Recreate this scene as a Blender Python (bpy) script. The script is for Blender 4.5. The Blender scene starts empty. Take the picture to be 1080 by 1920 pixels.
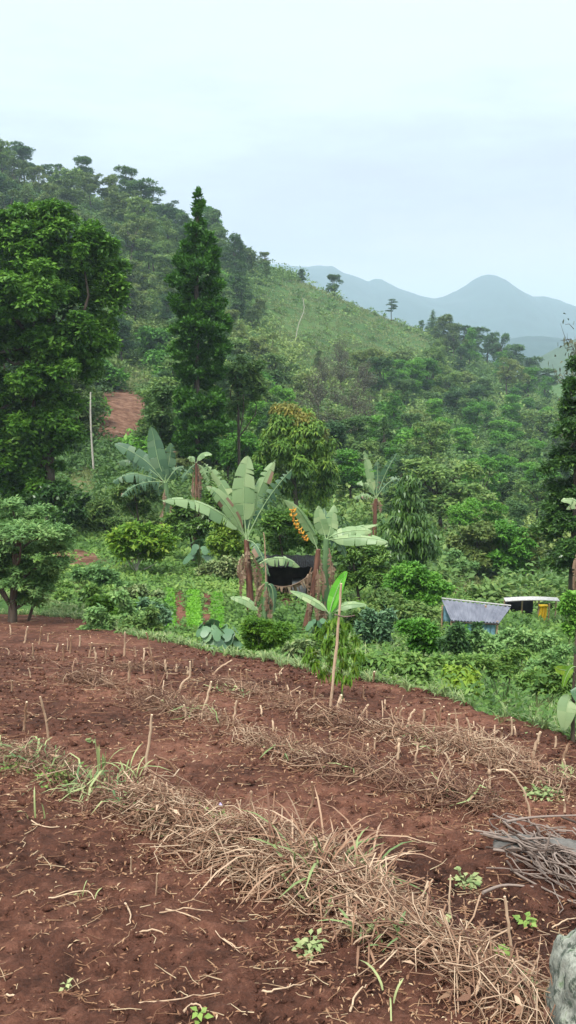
import bpy, math
import numpy as np
sc = bpy.context.scene
col = sc.collection
PI = math.pi
RS = np.random.default_rng(11)

# ------------------------------------------------------------------ camera geometry
FP = 1600.0
PITCH = math.radians(11.3)
CP, SP = math.cos(PITCH), math.sin(PITCH)

def ray(px, py):
    r = (px - 540.0) / FP; d = (py - 960.0) / FP
    y = CP - d * SP; z = -SP - d * CP
    return r / y, z / y                                  # X/Y, Z/Y

def pt(px, py, Y):
    u, s = ray(px, py)
    return np.array([u * Y, Y, s * Y])

def pix(x, y, z):                                        # world -> photo pixel
    dn = (-z * CP - y * SP); f = y * CP - z * SP
    return 540 + FP * x / f, 960 + FP * dn / f

# ------------------------------------------------------------------ noise
def hsh(ix, iy, seed):
    h = (ix.astype(np.int64) * 374761393 + iy.astype(np.int64) * 668265263 + seed * 1442695041) & 0xffffffff
    h = ((h ^ (h >> 13)) * 1274126177) & 0xffffffff
    return ((h ^ (h >> 16)) & 0xffff) / 65535.0

def vnoise(x, y, seed=0):
    x = np.asarray(x, float); y = np.asarray(y, float)
    ix = np.floor(x); iy = np.floor(y); fx = x - ix; fy = y - iy
    fx = fx * fx * (3 - 2 * fx); fy = fy * fy * (3 - 2 * fy)
    a = hsh(ix, iy, seed); b = hsh(ix + 1, iy, seed); c = hsh(ix, iy + 1, seed); d = hsh(ix + 1, iy + 1, seed)
    return (a * (1 - fx) + b * fx) * (1 - fy) + (c * (1 - fx) + d * fx) * fy

def fbm(x, y, o=4, seed=0):
    s = 0; a = .5
    for i in range(o):
        s = s + a * (vnoise(x, y, seed + i) - .5); x = x * 2.03; y = y * 2.03; a *= .5
    return s

def sstep(a, b, x):
    t = np.clip((x - a) / (b - a), 0, 1); return t * t * (3 - 2 * t)

# ------------------------------------------------------------------ terrain
YK = np.log([8, 10, 14, 18, 25, 35, 50, 70, 90, 120, 160, 200, 240, 280, 350, 450])
PK = [-900, -300, 0, 170, 350, 520, 640, 760, 880, 1000, 1080, 1400, 2000]
TB = np.array([
 [1480,1400,1300,1220,1130,1040, 940, 840, 740, 610, 470, 360, 290, 290, 400, 560],
 [1480,1400,1300,1220,1130,1040, 945, 850, 760, 640, 500, 380, 305, 320, 430, 590],
 [1480,1400,1300,1215,1120,1035, 950, 860, 780, 670, 540, 420, 338, 350, 450, 610],
 [1480,1400,1300,1215,1125,1035, 950, 865, 785, 690, 580, 470, 388, 400, 480, 630],
 [1490,1420,1310,1222,1130,1045, 960, 880, 805, 715, 620, 530, 455, 445, 520, 650],
 [1500,1430,1320,1232,1145,1060, 985, 910, 845, 765, 682, 605, 540, 520, 580, 665],
 [1510,1435,1330,1240,1155,1078,1008, 945, 885, 805, 725, 655, 596, 565, 600, 675],
 [1515,1440,1345,1252,1172,1098,1035, 975, 915, 845, 772, 708, 658, 618, 640, 682],
 [1520,1450,1360,1275,1195,1122,1065,1008, 955, 890, 822, 762, 710, 678, 675, 690],
 [1525,1460,1370,1285,1205,1135,1085,1035, 985, 925, 862, 806, 762, 740, 725, 710],
 [1530,1465,1375,1290,1210,1140,1092,1045, 998, 940, 880, 830, 795, 775, 750, 718],
 [1540,1480,1390,1300,1225,1160,1110,1060,1012, 950, 890, 845, 815, 795, 765, 725],
 [1540,1480,1390,1300,1225,1160,1110,1060,1012, 950, 890, 845, 815, 795, 765, 725]], float)

def cr(i, t, get, n):                                    # Catmull-Rom across an index
    p0 = get(np.clip(i - 1, 0, n - 1)); p1 = get(i); p2 = get(np.clip(i + 1, 0, n - 1)); p3 = get(np.clip(i + 2, 0, n - 1))
    return .5 * (2 * p1 + (p2 - p0) * t + (2 * p0 - 5 * p1 + 4 * p2 - p3) * t * t + (3 * p1 - p0 - 3 * p2 + p3) * t ** 3)

def outer(x, y):
    x = np.asarray(x, float); y = np.asarray(y, float)
    yy = np.clip(y, 8.01, 449.9); v = np.log(yy)
    i = np.clip(np.searchsorted(YK, v) - 1, 0, len(YK) - 2); t = (v - YK[i]) / (YK[i + 1] - YK[i])
    pk = np.array(PK, float); py = np.full(x.shape, 1000.0); u = x / np.maximum(yy, 1e-3)
    for _ in range(3):
        px = 540 + u * FP * (CP - (py - 960) / FP * SP)
        px = np.clip(px, -899, 1999)
        j = np.clip(np.searchsorted(pk, px) - 1, 0, len(pk) - 2); w = (px - pk[j]) / (pk[j + 1] - pk[j])
        py = cr(j, w, lambda jj: cr(i, t, lambda ii: TB[jj, ii], len(YK)), len(pk))
    d = (py - 960) / FP
    z = (-SP - d * CP) / (CP - d * SP) * yy
    z = z - .27 * np.minimum(y - 8, 0) * 1.0             # nearer than 8 m: hidden below the field
    far = sstep(380, 700, y)
    z = z * (1 - far) + far * (-32 - 12 * sstep(700, 2600, y) + 6 * fbm(x / 400, y / 400, 3, 5))
    a = sstep(20, 120, y)
    z = z + fbm(x / 22, y / 22, 4, 3) * (.5 + 5.0 * a) * (1 - .9 * far)
    return z

def fplane(x, y):
    return -1.8 - .25 * y

def onfield(px, py):
    u, s = ray(px, py); Y = -1.8 / (s + .25); return u * Y, Y

EDGE = [onfield(*p) for p in ((-60,1150),(60,1150),(170,1163),(250,1190),(330,1203),(430,1226),(560,1252),(640,1266),(760,1287),(830,1303),(900,1330),(1000,1357),(1080,1386),(1250,1450))]
EX = np.array([-60] + [e[0] for e in EDGE] + [30]); EY = np.array([EDGE[0][1] + 12] + [e[1] for e in EDGE] + [1.0])

def edged(x, y):                                         # signed distance (m) inside the field
    return (np.interp(x, EX, EY) - y) / 1.8 + fbm(np.asarray(x) * .9, np.asarray(y) * .9, 3, 8) * .5

ROWS = [[(-40,1425),(60,1450),(250,1530),(420,1600),(560,1640),(690,1700),(820,1790),(960,1870),(1040,1960)],
        [(130,1280),(260,1310),(380,1352),(500,1400),(600,1440),(720,1475),(830,1500),(930,1530)],
        [(400,1285),(520,1320),(640,1362),(760,1392),(850,1412),(960,1450),(1080,1490),(1180,1530)]]
ROWS = [[onfield(*p) for p in r] for r in ROWS]

def rowd(x, y):                                          # distance to nearest straw row
    best = np.full(np.shape(x), 99.0)
    for r in ROWS:
        for (ax, ay), (bx, by) in zip(r[:-1], r[1:]):
            dx, dy = bx - ax, by - ay; t = np.clip(((x - ax) * dx + (y - ay) * dy) / (dx * dx + dy * dy), 0, 1)
            best = np.minimum(best, np.hypot(x - ax - t * dx, y - ay - t * dy))
    return best

def fieldz(x, y):
    x = np.asarray(x, float); y = np.asarray(y, float)
    z = fplane(x, y) + fbm(x * .7, y * .7, 3, 21) * .07 + fbm(x * 3, y * 3, 3, 22) * .04
    return z + .03 * np.exp(-(rowd(x, y) / .2) ** 2)

def ground(x, y):
    x = np.asarray(x, float); y = np.asarray(y, float)
    m = sstep(-.5, .05, edged(x, y))
    return outer(x, y) * (1 - m) + fieldz(x, y) * m

def groundhit(px, py, y0=20, y1=300):
    Y = np.exp(np.linspace(math.log(y0), math.log(y1), 500)); u, q = ray(px, py); h = ground(u * Y, Y) >= q * Y
    return float(Y[np.argmax(h)]) if h.any() else y1

def ridgeY(px, y0=150, y1=300):
    Y = np.linspace(y0, y1, 200); X = (px - 540) / FP * Y; return float(Y[np.argmin(pix(X, Y, ground(X, Y))[1])])

# ------------------------------------------------------------------ mesh builder
class MB:
    def __init__(s): s.v = []; s.f = []; s.m = []; s.r = []; s.n = 0
    def add(s, v, f, mat=0, r=.5):
        v = np.asarray(v, float).reshape(-1, 3); f = np.asarray(f, int)
        s.v.append(v); s.f.append(f + s.n); s.m.append(np.full(len(f), mat)); s.r.append(np.broadcast_to(np.asarray(r, float), (len(v),)).copy()); s.n += len(v)
    def build(s, name, mats, parent=None, origin=(0, 0, 0), smooth=False):
        o = np.array(origin, float); V = np.concatenate(s.v) - o
        me = bpy.data.meshes.new(name); me.vertices.add(len(V)); me.vertices.foreach_set('co', V.astype(np.float32).ravel())
        li = np.concatenate([f.ravel() for f in s.f]); tot = np.concatenate([np.full(len(f), f.shape[1]) for f in s.f])
        me.loops.add(len(li)); me.loops.foreach_set('vertex_index', li.astype(np.int32))
        me.polygons.add(len(tot)); me.polygons.foreach_set('loop_start', np.concatenate([[0], np.cumsum(tot)[:-1]]).astype(np.int32))
        me.polygons.foreach_set('material_index', np.concatenate(s.m).astype(np.int32))
        if smooth: me.polygons.foreach_set('use_smooth', np.ones(len(tot), bool))
        a = me.attributes.new('rnd', 'FLOAT', 'POINT'); a.data.foreach_set('value', np.concatenate(s.r).astype(np.float32))
        for m in (mats if isinstance(mats, (list, tuple)) else [mats]): me.materials.append(m)
        me.update(calc_edges=True)
        ob = bpy.data.objects.new(name, me); col.objects.link(ob)
        if parent is not None: ob.parent = parent
        else: ob.location = o
        return ob

def tag(o, label=None, cat=None, group=None, kind=None):
    if label: o['label'] = label
    if cat: o['category'] = cat
    if group: o['group'] = group
    if kind: o['kind'] = kind
    return o

def empty(name, loc, label, cat, group=None):
    o = bpy.data.objects.new(name, None); o.location = [float(c) for c in loc]; o.empty_display_size = .1; col.objects.link(o)
    return tag(o, label, cat, group)

def copy_tree(o, parent=None):
    c = o.copy(); col.objects.link(c); c.parent = parent
    for ch in [k for k in o.children]: copy_tree(ch, c)
    return c

def nrm(a): return a / np.maximum(np.linalg.norm(a, axis=-1, keepdims=True), 1e-9)

def leaves(mb, B, D, N, L, W, r, mat=0, fold=.18, droop=.14, mid=.45):
    D = nrm(D); S = nrm(np.cross(D, N)); Nn = np.cross(S, D)
    L = np.broadcast_to(L, (len(B),))[:, None]; W = np.broadcast_to(W, (len(B),))[:, None]
    v = np.stack([B, B + D * L * mid + S * W * .5 + Nn * fold * W, B + D * L - Nn * L * droop, B + D * L * mid - S * W * .5 + Nn * fold * W], 1)
    mb.add(v, np.arange(len(B) * 4).reshape(-1, 4), mat, np.repeat(np.broadcast_to(r, (len(B),)), 4))

def strands(mb, P, R, mat=0, r=.5, flat=False, taper=True, side=None):
    """P (N,K,3) curves. flat -> ribbons, else three-sided rods"""
    P = np.asarray(P, float); N, K, _ = P.shape
    T = nrm(np.gradient(P, axis=1)); R = np.broadcast_to(np.asarray(R, float).reshape(-1, 1), (N, K)).copy()
    if taper: R *= np.linspace(1, .35 if not flat else .06, K)[None] if not flat else (np.array([.6] + [1] * max(K - 2, 0) + [.06])[None])
    ref = np.array([0, 0, 1.0]) if side is None else side
    A = nrm(np.cross(T, np.broadcast_to(ref, T.shape)) + 1e-6); Bv = np.cross(T, A)
    rr = np.broadcast_to(np.asarray(r, float), (N,))
    if flat:
        V = np.stack([P - A * R[..., None], P + A * R[..., None]], 2); q = 2
    else:
        V = np.stack([P + (A * math.cos(a) + Bv * math.sin(a)) * R[..., None] for a in (PI / 2, PI * 7 / 6, PI * 11 / 6)], 2); q = 3
    base = (np.arange(N) * K * q)[:, None, None] + (np.arange(K - 1) * q)[None, :, None]
    ks = np.arange(1) if flat else np.arange(3); k2 = (ks + 1) % q
    F = np.stack([base + ks, base + k2, base + q + k2, base + q + ks], -1).reshape(-1, 4)
    mb.add(V, F, mat, np.repeat(rr, K * q))

def tube(mb, pts, rad, sides=8, mat=0, r=.5, cap=True, wob=0, seed=0, capmat=None):
    pts = np.asarray(pts, float); K = len(pts); rad = np.broadcast_to(np.asarray(rad, float), (K,))
    T = nrm(np.gradient(pts, axis=0)); ref = np.array([0, 1.0, .05]) if abs(T[0][2]) > .7 else np.array([0, 0, 1.0])
    A = nrm(np.cross(T, np.broadcast_to(ref, T.shape))); B = np.cross(T, A)
    an = np.linspace(0, 2 * PI, sides, endpoint=False)
    w = 1 + wob * (vnoise(np.arange(K)[:, None] * .9 + seed * 7, an[None] * 1.3 + seed, 4) - .5)
    V = pts[:, None] + (A[:, None] * np.cos(an)[None, :, None] + B[:, None] * np.sin(an)[None, :, None]) * (rad[:, None] * w)[..., None]
    i = (np.arange(K - 1) * sides)[:, None]; j = np.arange(sides)[None]; j2 = (j + 1) % sides
    mb.add(V, np.stack([i + j, i + j2, i + sides + j2, i + sides + j], -1).reshape(-1, 4), mat, r)
    if cap:
        for e, s in ((0, 1), (K - 1, -1)):
            ring = V[e]; fan = np.stack([np.zeros(sides), np.arange(1, sides + 1), np.roll(np.arange(1, sides + 1), -1)], 1)
            mb.add(np.vstack([pts[e][None], ring]), fan.astype(int)[:, ::-s], mat if capmat is None else capmat, r)

def spline(ctrl, n):
    c = np.asarray(ctrl, float); t = np.linspace(0, len(c) - 1, n); i = np.clip(t.astype(int), 0, len(c) - 2); w = (t - i)[:, None]
    g = lambda k: c[np.clip(k, 0, len(c) - 1)]
    p0, p1, p2, p3 = g(i - 1), g(i), g(i + 1), g(i + 2)
    return .5 * (2 * p1 + (p2 - p0) * w + (2 * p0 - 5 * p1 + 4 * p2 - p3) * w ** 2 + (3 * p1 - p0 - 3 * p2 + p3) * w ** 3)

def box(mb, lo, hi, mat=0, r=.5):
    x0, y0, z0 = lo; x1, y1, z1 = hi
    v = [(x0,y0,z0),(x1,y0,z0),(x1,y1,z0),(x0,y1,z0),(x0,y0,z1),(x1,y0,z1),(x1,y1,z1),(x0,y1,z1)]
    mb.add(v, [(0,3,2,1),(4,5,6,7),(0,1,5,4),(1,2,6,5),(2,3,7,6),(3,0,4,7)], mat, r)

def crown(mb, blobs, n, L, W, k, rs, droop=.15, spread=.75, mat=0, under=.35, flat=.35, hue=.5, cull=.5, up=.25):
    C = np.array([b[0] for b in blobs], float); R = np.array([b[1] for b in blobs], float)
    pr = (R[:, 0] * R[:, 1] * R[:, 2]) ** (2 / 3); i = rs.choice(len(C), n, p=pr / pr.sum())
    d = nrm(rs.normal(size=(n, 3))); fl = (d[:, 2] < 0) & (rs.random(n) > under); d[fl, 2] *= -1
    rad = rs.uniform(.62, 1.06, n) ** .8
    P = C[i] + R[i] * d * rad[:, None] + rs.normal(size=(n, 3)) * .07 * R[i]
    keep = np.ones(n, bool)
    for c, r in zip(C, R): keep &= (((P - c) / r) ** 2).sum(1) > cull * .55 if cull else keep
    P, d = P[keep], d[keep]; n = len(P)
    lump = rs.random(len(C))[i[keep]]
    B = np.repeat(P, k, 0); dd = np.repeat(d, k, 0)
    an = (np.tile(np.arange(k), n) / k * 2 * PI + np.repeat(rs.random(n) * 6.3, k))
    rad3 = np.stack([np.cos(an), np.sin(an), rs.normal(size=n * k) * flat], 1)
    D = dd * .45 + rad3 * spread + rs.normal(size=(n * k, 3)) * .22 + np.array([0, 0, up - droop * 2])
    N = np.array([0, 0, 1.0]) + dd * .5 + rs.normal(size=(n * k, 3)) * .3
    B = B + rs.normal(size=B.shape) * L * .22
    r = np.clip(hue + (np.repeat(lump, k) - .5) * .3 + np.repeat(rs.normal(size=n) * .12, k) + rs.normal(size=n * k) * .14, 0, 1)
    leaves(mb, B, D, N, L * rs.uniform(.6, 1.25, n * k), W * rs.uniform(.7, 1.2, n * k), r, mat, droop=droop)

# ------------------------------------------------------------------ materials
def newmat(name):
    m = bpy.data.materials.new(name); m.use_nodes = True; nt = m.node_tree
    return m, nt, nt.nodes, nt.links, nt.nodes['Principled BSDF']

def ramp(nd, lk, src, stops):
    r = nd.new('ShaderNodeValToRGB'); e = r.color_ramp.elements
    while len(e) < len(stops): e.new(.5)
    for i, (p, c) in enumerate(stops): e[i].position = p; e[i].color = (*c, 1)
    lk.new(src, r.inputs[0]); return r.outputs[0]

def noise(nd, lk, scale, detail=4, rough=.6, coord='Object', vec=None):
    n = nd.new('ShaderNodeTexNoise'); n.inputs['Scale'].default_value = scale; n.inputs['Detail'].default_value = detail; n.inputs['Roughness'].default_value = rough
    if vec is None:
        t = nd.new('ShaderNodeTexCoord'); vec = t.outputs[coord]
    lk.new(vec, n.inputs['Vector']); return n.outputs['Fac']

def math_(nd, lk, op, a, b):
    m = nd.new('ShaderNodeMath'); m.operation = op
    for i, v in enumerate((a, b)):
        if isinstance(v, (int, float)): m.inputs[i].default_value = v
        else: lk.new(v, m.inputs[i])
    return m.outputs[0]

def bump(nd, lk, b, h, strength, dist):
    n = nd.new('ShaderNodeBump'); n.inputs['Strength'].default_value = strength; n.inputs['Distance'].default_value = dist
    lk.new(h, n.inputs['Height']); lk.new(n.outputs[0], b.inputs['Normal'])

def leafmat(name, dark, mid, light, rough=.5, trans=.3, objvar=.25, spec=.3):
    m, nt, nd, lk, b = newmat(name)
    a = nd.new('ShaderNodeAttribute'); a.attribute_name = 'rnd'; oi = nd.new('ShaderNodeObjectInfo')
    f = math_(nd, lk, 'ADD', a.outputs['Fac'], math_(nd, lk, 'MULTIPLY', math_(nd, lk, 'SUBTRACT', oi.outputs['Random'], .5), objvar * 2))
    c = ramp(nd, lk, f, [(0, dark), (.5, mid), (1, light)])
    lk.new(c, b.inputs['Base Color']); b.inputs['Roughness'].default_value = rough; b.inputs['Specular IOR Level'].default_value = spec
    if trans:
        t = nd.new('ShaderNodeBsdfTranslucent'); lk.new(c, t.inputs['Color']); mx = nd.new('ShaderNodeMixShader'); mx.inputs[0].default_value = trans
        lk.new(b.outputs[0], mx.inputs[1]); lk.new(t.outputs[0], mx.inputs[2]); lk.new(mx.outputs[0], nd['Material Output'].inputs[0])
    return m

def plainmat(name, c1, c2, scale=8, rough=.8, bmp=.3, dist=.02, detail=5, stretch=None, attr=0, spec=.3):
    m, nt, nd, lk, b = newmat(name); t = nd.new('ShaderNodeTexCoord'); vec = t.outputs['Object']
    if stretch:
        mp = nd.new('ShaderNodeMapping'); mp.inputs['Scale'].default_value = stretch; lk.new(vec, mp.inputs[0]); vec = mp.outputs[0]
    n = noise(nd, lk, scale, detail, vec=vec)
    f = n
    if attr:
        a = nd.new('ShaderNodeAttribute'); a.attribute_name = 'rnd'
        f = math_(nd, lk, 'ADD', n, math_(nd, lk, 'MULTIPLY', math_(nd, lk, 'SUBTRACT', a.outputs['Fac'], .5), attr))
    lk.new(ramp(nd, lk, f, [(.3, c1), (.7, c2)]), b.inputs['Base Color']); b.inputs['Roughness'].default_value = rough
    b.inputs['Specular IOR Level'].default_value = spec
    if bmp: bump(nd, lk, b, n, bmp, dist)
    return m

LM = dict(
 big=leafmat('leaf_big_tree', (0.038,0.098,0.013), (0.076,0.196,0.023), (0.167,0.331,0.038)),
 column=leafmat('leaf_column_tree', (0.042,0.120,0.017), (0.084,0.222,0.025), (0.168,0.367,0.037)),
 hill=leafmat('leaf_hill', (0.062,0.136,0.036), (0.119,0.221,0.058), (0.239,0.341,0.081), objvar=.35),
 hillb=leafmat('leaf_hill_olive', (0.087,0.144,0.041), (0.152,0.225,0.057), (0.248,0.298,0.081), objvar=.35),
 hilld=leafmat('leaf_hill_dark', (0.038,0.095,0.035), (0.071,0.155,0.049), (0.136,0.240,0.065), objvar=.3),
 hillg=leafmat('leaf_hill_bright', (0.056,0.164,0.022), (0.106,0.285,0.033), (0.204,0.414,0.054), objvar=.3),
 grey=leafmat('leaf_dry_grey', (0.069,0.086,0.046), (0.115,0.127,0.069), (0.172,0.172,0.098), trans=.1, objvar=.1),
 feather=leafmat('leaf_feathery', (0.091,0.189,0.061), (0.167,0.316,0.098), (0.310,0.469,0.152)),
 yellowg=leafmat('leaf_yellow_green', (0.068,0.168,0.015), (0.136,0.272,0.026), (0.283,0.393,0.039)),
 mango=leafmat('leaf_mango', (0.050,0.122,0.023), (0.113,0.230,0.034), (0.270,0.400,0.051)),
 flush=leafmat('leaf_young_flush', (0.106,0.152,0.027), (0.220,0.217,0.041), (0.369,0.282,0.054), objvar=0),
 coffee=leafmat('leaf_glossy_dark', (0.036,0.097,0.023), (0.076,0.168,0.035), (0.175,0.301,0.053), rough=.35, spec=.5),
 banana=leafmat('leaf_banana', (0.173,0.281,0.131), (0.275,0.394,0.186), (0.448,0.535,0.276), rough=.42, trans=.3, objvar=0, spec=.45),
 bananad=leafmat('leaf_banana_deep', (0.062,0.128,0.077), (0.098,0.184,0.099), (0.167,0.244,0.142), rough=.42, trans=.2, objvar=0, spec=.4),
 bananay=leafmat('leaf_banana_young', (0.094,0.350,0.028), (0.157,0.504,0.049), (0.267,0.644,0.098), rough=.4, trans=.35, objvar=0),
 dead=leafmat('leaf_dead', (0.100,0.055,0.035), (0.240,0.150,0.100), (0.420,0.310,0.220), trans=.1, objvar=0),
 taro=leafmat('leaf_taro', (0.056,0.131,0.070), (0.103,0.208,0.098), (0.188,0.308,0.140), rough=.4, trans=.15, objvar=.1, spec=.45),
 weed=leafmat('leaf_weed', (0.066,0.149,0.034), (0.145,0.270,0.055), (0.289,0.411,0.094), objvar=0),
 grass=leafmat('leaf_grass', (0.108,0.181,0.070), (0.217,0.297,0.110), (0.412,0.440,0.203), objvar=.1, trans=.2),
 under=leafmat('leaf_undergrowth', (0.068,0.146,0.041), (0.144,0.252,0.063), (0.289,0.374,0.102), objvar=0),
 tallgrass=leafmat('leaf_hill_grass', (0.133,0.177,0.070), (0.208,0.255,0.096), (0.304,0.339,0.140), objvar=0),
 straw=leafmat('straw', (0.105,0.043,0.029), (0.282,0.156,0.095), (0.586,0.425,0.292), rough=.7, trans=.05, objvar=0),
 litter=leafmat('litter', (0.140,0.060,0.035), (0.300,0.160,0.085), (0.580,0.440,0.280), rough=.8, trans=0, objvar=0),
 crop=leafmat('leaf_crop', (0.092,0.265,0.018), (0.155,0.392,0.029), (0.263,0.531,0.057), objvar=0),
 stem=plainmat('plant_stem', (.10,.15,.05), (.22,.24,.10), 6, attr=.5),
 bark=plainmat('bark', (.045,.032,.024), (.13,.10,.075), 3, stretch=(3,3,.7), dist=.03),
 barkpale=plainmat('bark_pale', (.36,.32,.27), (.60,.56,.49), 4, stretch=(3,3,.7)),
 wood=plainmat('stake_wood', (.23,.125,.075), (.56,.40,.27), 14, stretch=(2,2,.4), attr=.7, dist=.004),
 cut=plainmat('cut_wood', (.55,.40,.25), (.72,.57,.40), 30, bmp=0),
 twig=plainmat('twig_grey', (.07,.045,.035), (.25,.19,.16), 12, attr=.7, dist=.004),
 pseudo=plainmat('banana_stem_green', (.09,.17,.07), (.17,.27,.12), 3, stretch=(4,4,.5)),
 pseudob=plainmat('banana_stem_brown', (.07,.03,.024), (.22,.10,.065), 3, stretch=(4,4,.6)),
 rib=plainmat('banana_midrib', (.24,.36,.16), (.36,.46,.24), 5, bmp=0),
 fruit=plainmat('ripe_fruit', (.48,.17,.02), (.75,.42,.06), 16, bmp=.1, rough=.6, attr=.5),
)

# soil and ground
def soilmat():
    m, nt, nd, lk, b = newmat('red_soil'); t = nd.new('ShaderNodeTexCoord'); vec = t.outputs['Object']
    n1 = noise(nd, lk, .55, 5, .6, vec=vec); n2 = noise(nd, lk, 9, 6, .7, vec=vec); n3 = noise(nd, lk, 60, 5, .75, vec=vec)
    f = math_(nd, lk, 'ADD', math_(nd, lk, 'MULTIPLY', n1, .55), math_(nd, lk, 'MULTIPLY', n2, .45))
    c = ramp(nd, lk, f, [(.38, (.042,.019,.0135)), (.5, (.112,.047,.0315)), (.61, (.215,.098,.066))])
    mx = nd.new('ShaderNodeMix'); mx.data_type = 'RGBA'; mx.blend_type = 'OVERLAY'; mx.inputs[0].default_value = .55
    lk.new(c, mx.inputs['A']); lk.new(ramp(nd, lk, n3, [(.3, (.25,.22,.2)), (.7, (.75,.74,.72))]), mx.inputs['B'])
    lk.new(mx.outputs['Result'], b.inputs['Base Color']); b.inputs['Roughness'].default_value = .95; b.inputs['Specular IOR Level'].default_value = .15
    h = math_(nd, lk, 'ADD', math_(nd, lk, 'MULTIPLY', n2, .6), math_(nd, lk, 'MULTIPLY', n3, .3)); bump(nd, lk, b, h, .9, .05)
    return m

def groundmat():
    m, nt, nd, lk, b = newmat('hill_ground'); t = nd.new('ShaderNodeTexCoord'); vec = t.outputs['Object']
    n1 = noise(nd, lk, .06, 6, .65, vec=vec); n2 = noise(nd, lk, 1.2, 6, .7, vec=vec)
    f = math_(nd, lk, 'ADD', math_(nd, lk, 'MULTIPLY', n1, .5), math_(nd, lk, 'MULTIPLY', n2, .5))
    g = ramp(nd, lk, f, [(.36, (.032,.075,.022)), (.5, (.065,.125,.035)), (.64, (.12,.175,.06))])
    s = ramp(nd, lk, n2, [(.36, (.085,.042,.026)), (.5, (.165,.085,.056)), (.64, (.25,.145,.10))])
    a = nd.new('ShaderNodeAttribute'); a.attribute_name = 'rnd'
    k = math_(nd, lk, 'ADD', a.outputs['Fac'], math_(nd, lk, 'MULTIPLY', math_(nd, lk, 'SUBTRACT', n2, .5), .9))
    kk = nd.new('ShaderNodeMapRange'); lk.new(k, kk.inputs[0]); kk.inputs[1].default_value = .4; kk.inputs[2].default_value = .6
    mx = nd.new('ShaderNodeMix'); mx.data_type = 'RGBA'; lk.new(kk.outputs[0], mx.inputs[0]); lk.new(g, mx.inputs['A']); lk.new(s, mx.inputs['B'])
    lk.new(mx.outputs['Result'], b.inputs['Base Color']); b.inputs['Roughness'].default_value = .95; b.inputs['Specular IOR Level'].default_value = .1
    bump(nd, lk, b, n2, .8, .3)
    return m
SOIL = soilmat(); GROUND = groundmat()

def grid(mb, X, Y, Z, r=.5, mat=0):
    a, b = X.shape; i = np.arange(a - 1)[:, None] * b + np.arange(b - 1)[None]
    mb.add(np.stack([X, Y, Z], -1), np.stack([i, i + 1, i + b + 1, i + b], -1).reshape(-1, 4), mat, r if np.isscalar(r) else r.ravel())

# zones on the hillside, in photo pixels -> amount of bare soil / openness
BARE = [(228, 785, 74, 58, 1.0), (150, 920, 40, 30, .45), (880, 1112, 50, 16, 1.0), (465, 790, 40, 20, .7), (140, 1045, 50, 16, .8),
        (215, 1055, 60, 14, .45), (335, 1130, 14, 30, .0), (835, 1010, 14, 30, .6), (150, 1100, 60, 14, .45), (545, 1130, 30, 16, .7)]
OPEN = [(232, 785, 72, 60), (235, 712, 62, 24), (650, 612, 150, 58), (560, 560, 75, 36), (730, 655, 85, 42), (600, 680, 50, 26), (430, 560, 24, 30), (840, 1000, 30, 45), (150, 920, 45, 45), (900, 1110, 140, 22), (470, 790, 45, 22)]
def zone(px, py, zs):
    v = np.zeros(np.shape(px))
    for z in zs:
        w = z[4] if len(z) > 4 else 1.0
        v = np.maximum(v, w * (1 - sstep(.75, 1.15, np.hypot((px - z[0]) / z[2], (py - z[1]) / z[3]))))
    return v

# terrain sheet: fan-shaped grid reaching the horizon
us = np.linspace(-1.35, 1.35, 420); ys = np.concatenate([np.linspace(-6, 7.5, 12), np.exp(np.linspace(math.log(8), math.log(520), 420)), np.exp(np.linspace(math.log(540), math.log(9000), 50))])
U, YY = np.meshgrid(us, ys, indexing='ij'); XX = U * (np.maximum(YY, 0) + 14)
ZZ = outer(XX, YY); ed = edged(XX, YY)
ins = sstep(-.15, .4, ed); ZZ = np.where(YY < 40, ZZ * (1 - ins) + np.minimum(ZZ, fplane(XX, YY) - .35) * ins, ZZ)
PX, PY = pix(XX, np.maximum(YY, 8), ZZ)
mb = MB(); grid(mb, XX, YY, ZZ, np.where((YY < 130), zone(PX, PY, BARE), 0))
tag(mb.build('ground', GROUND, smooth=True), kind='structure')

# red ploughed field
fx = np.concatenate([-np.exp(np.linspace(math.log(34), math.log(3.2), 190)), np.linspace(-3.1, 3.1, 230), np.exp(np.linspace(math.log(3.2), math.log(22), 120))])
fy = np.concatenate([np.linspace(-6, 1.5, 20), np.exp(np.linspace(math.log(1.6), math.log(46), 520))])
X, Y = np.meshgrid(fx, fy, indexing='ij'); Z = fieldz(X, Y)
e = edged(X, Y)
clod = fbm(X * 8, Y * 8, 3, 31) * .085 * sstep(30, 6, Y) + np.maximum(fbm(X * 21, Y * 21, 2, 35), 0) * .11 * sstep(16, 4, Y) + np.maximum(fbm(X * 45, Y * 45, 1, 36), 0) * .05 * sstep(8, 3, Y)
Z = Z + clod - 4.0 * sstep(0, -1.4, e) + (outer(X, Y) - Z) * 0
mb = MB(); grid(mb, X, Y, Z, .5)
F_ = mb.f[0]; keepv = (e.ravel() > -1.3); keepf = keepv[F_].all(1); mb.f[0] = F_[keepf]; mb.m[0] = mb.m[0][keepf]
tag(mb.build('field', SOIL, smooth=True), kind='structure')

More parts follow.
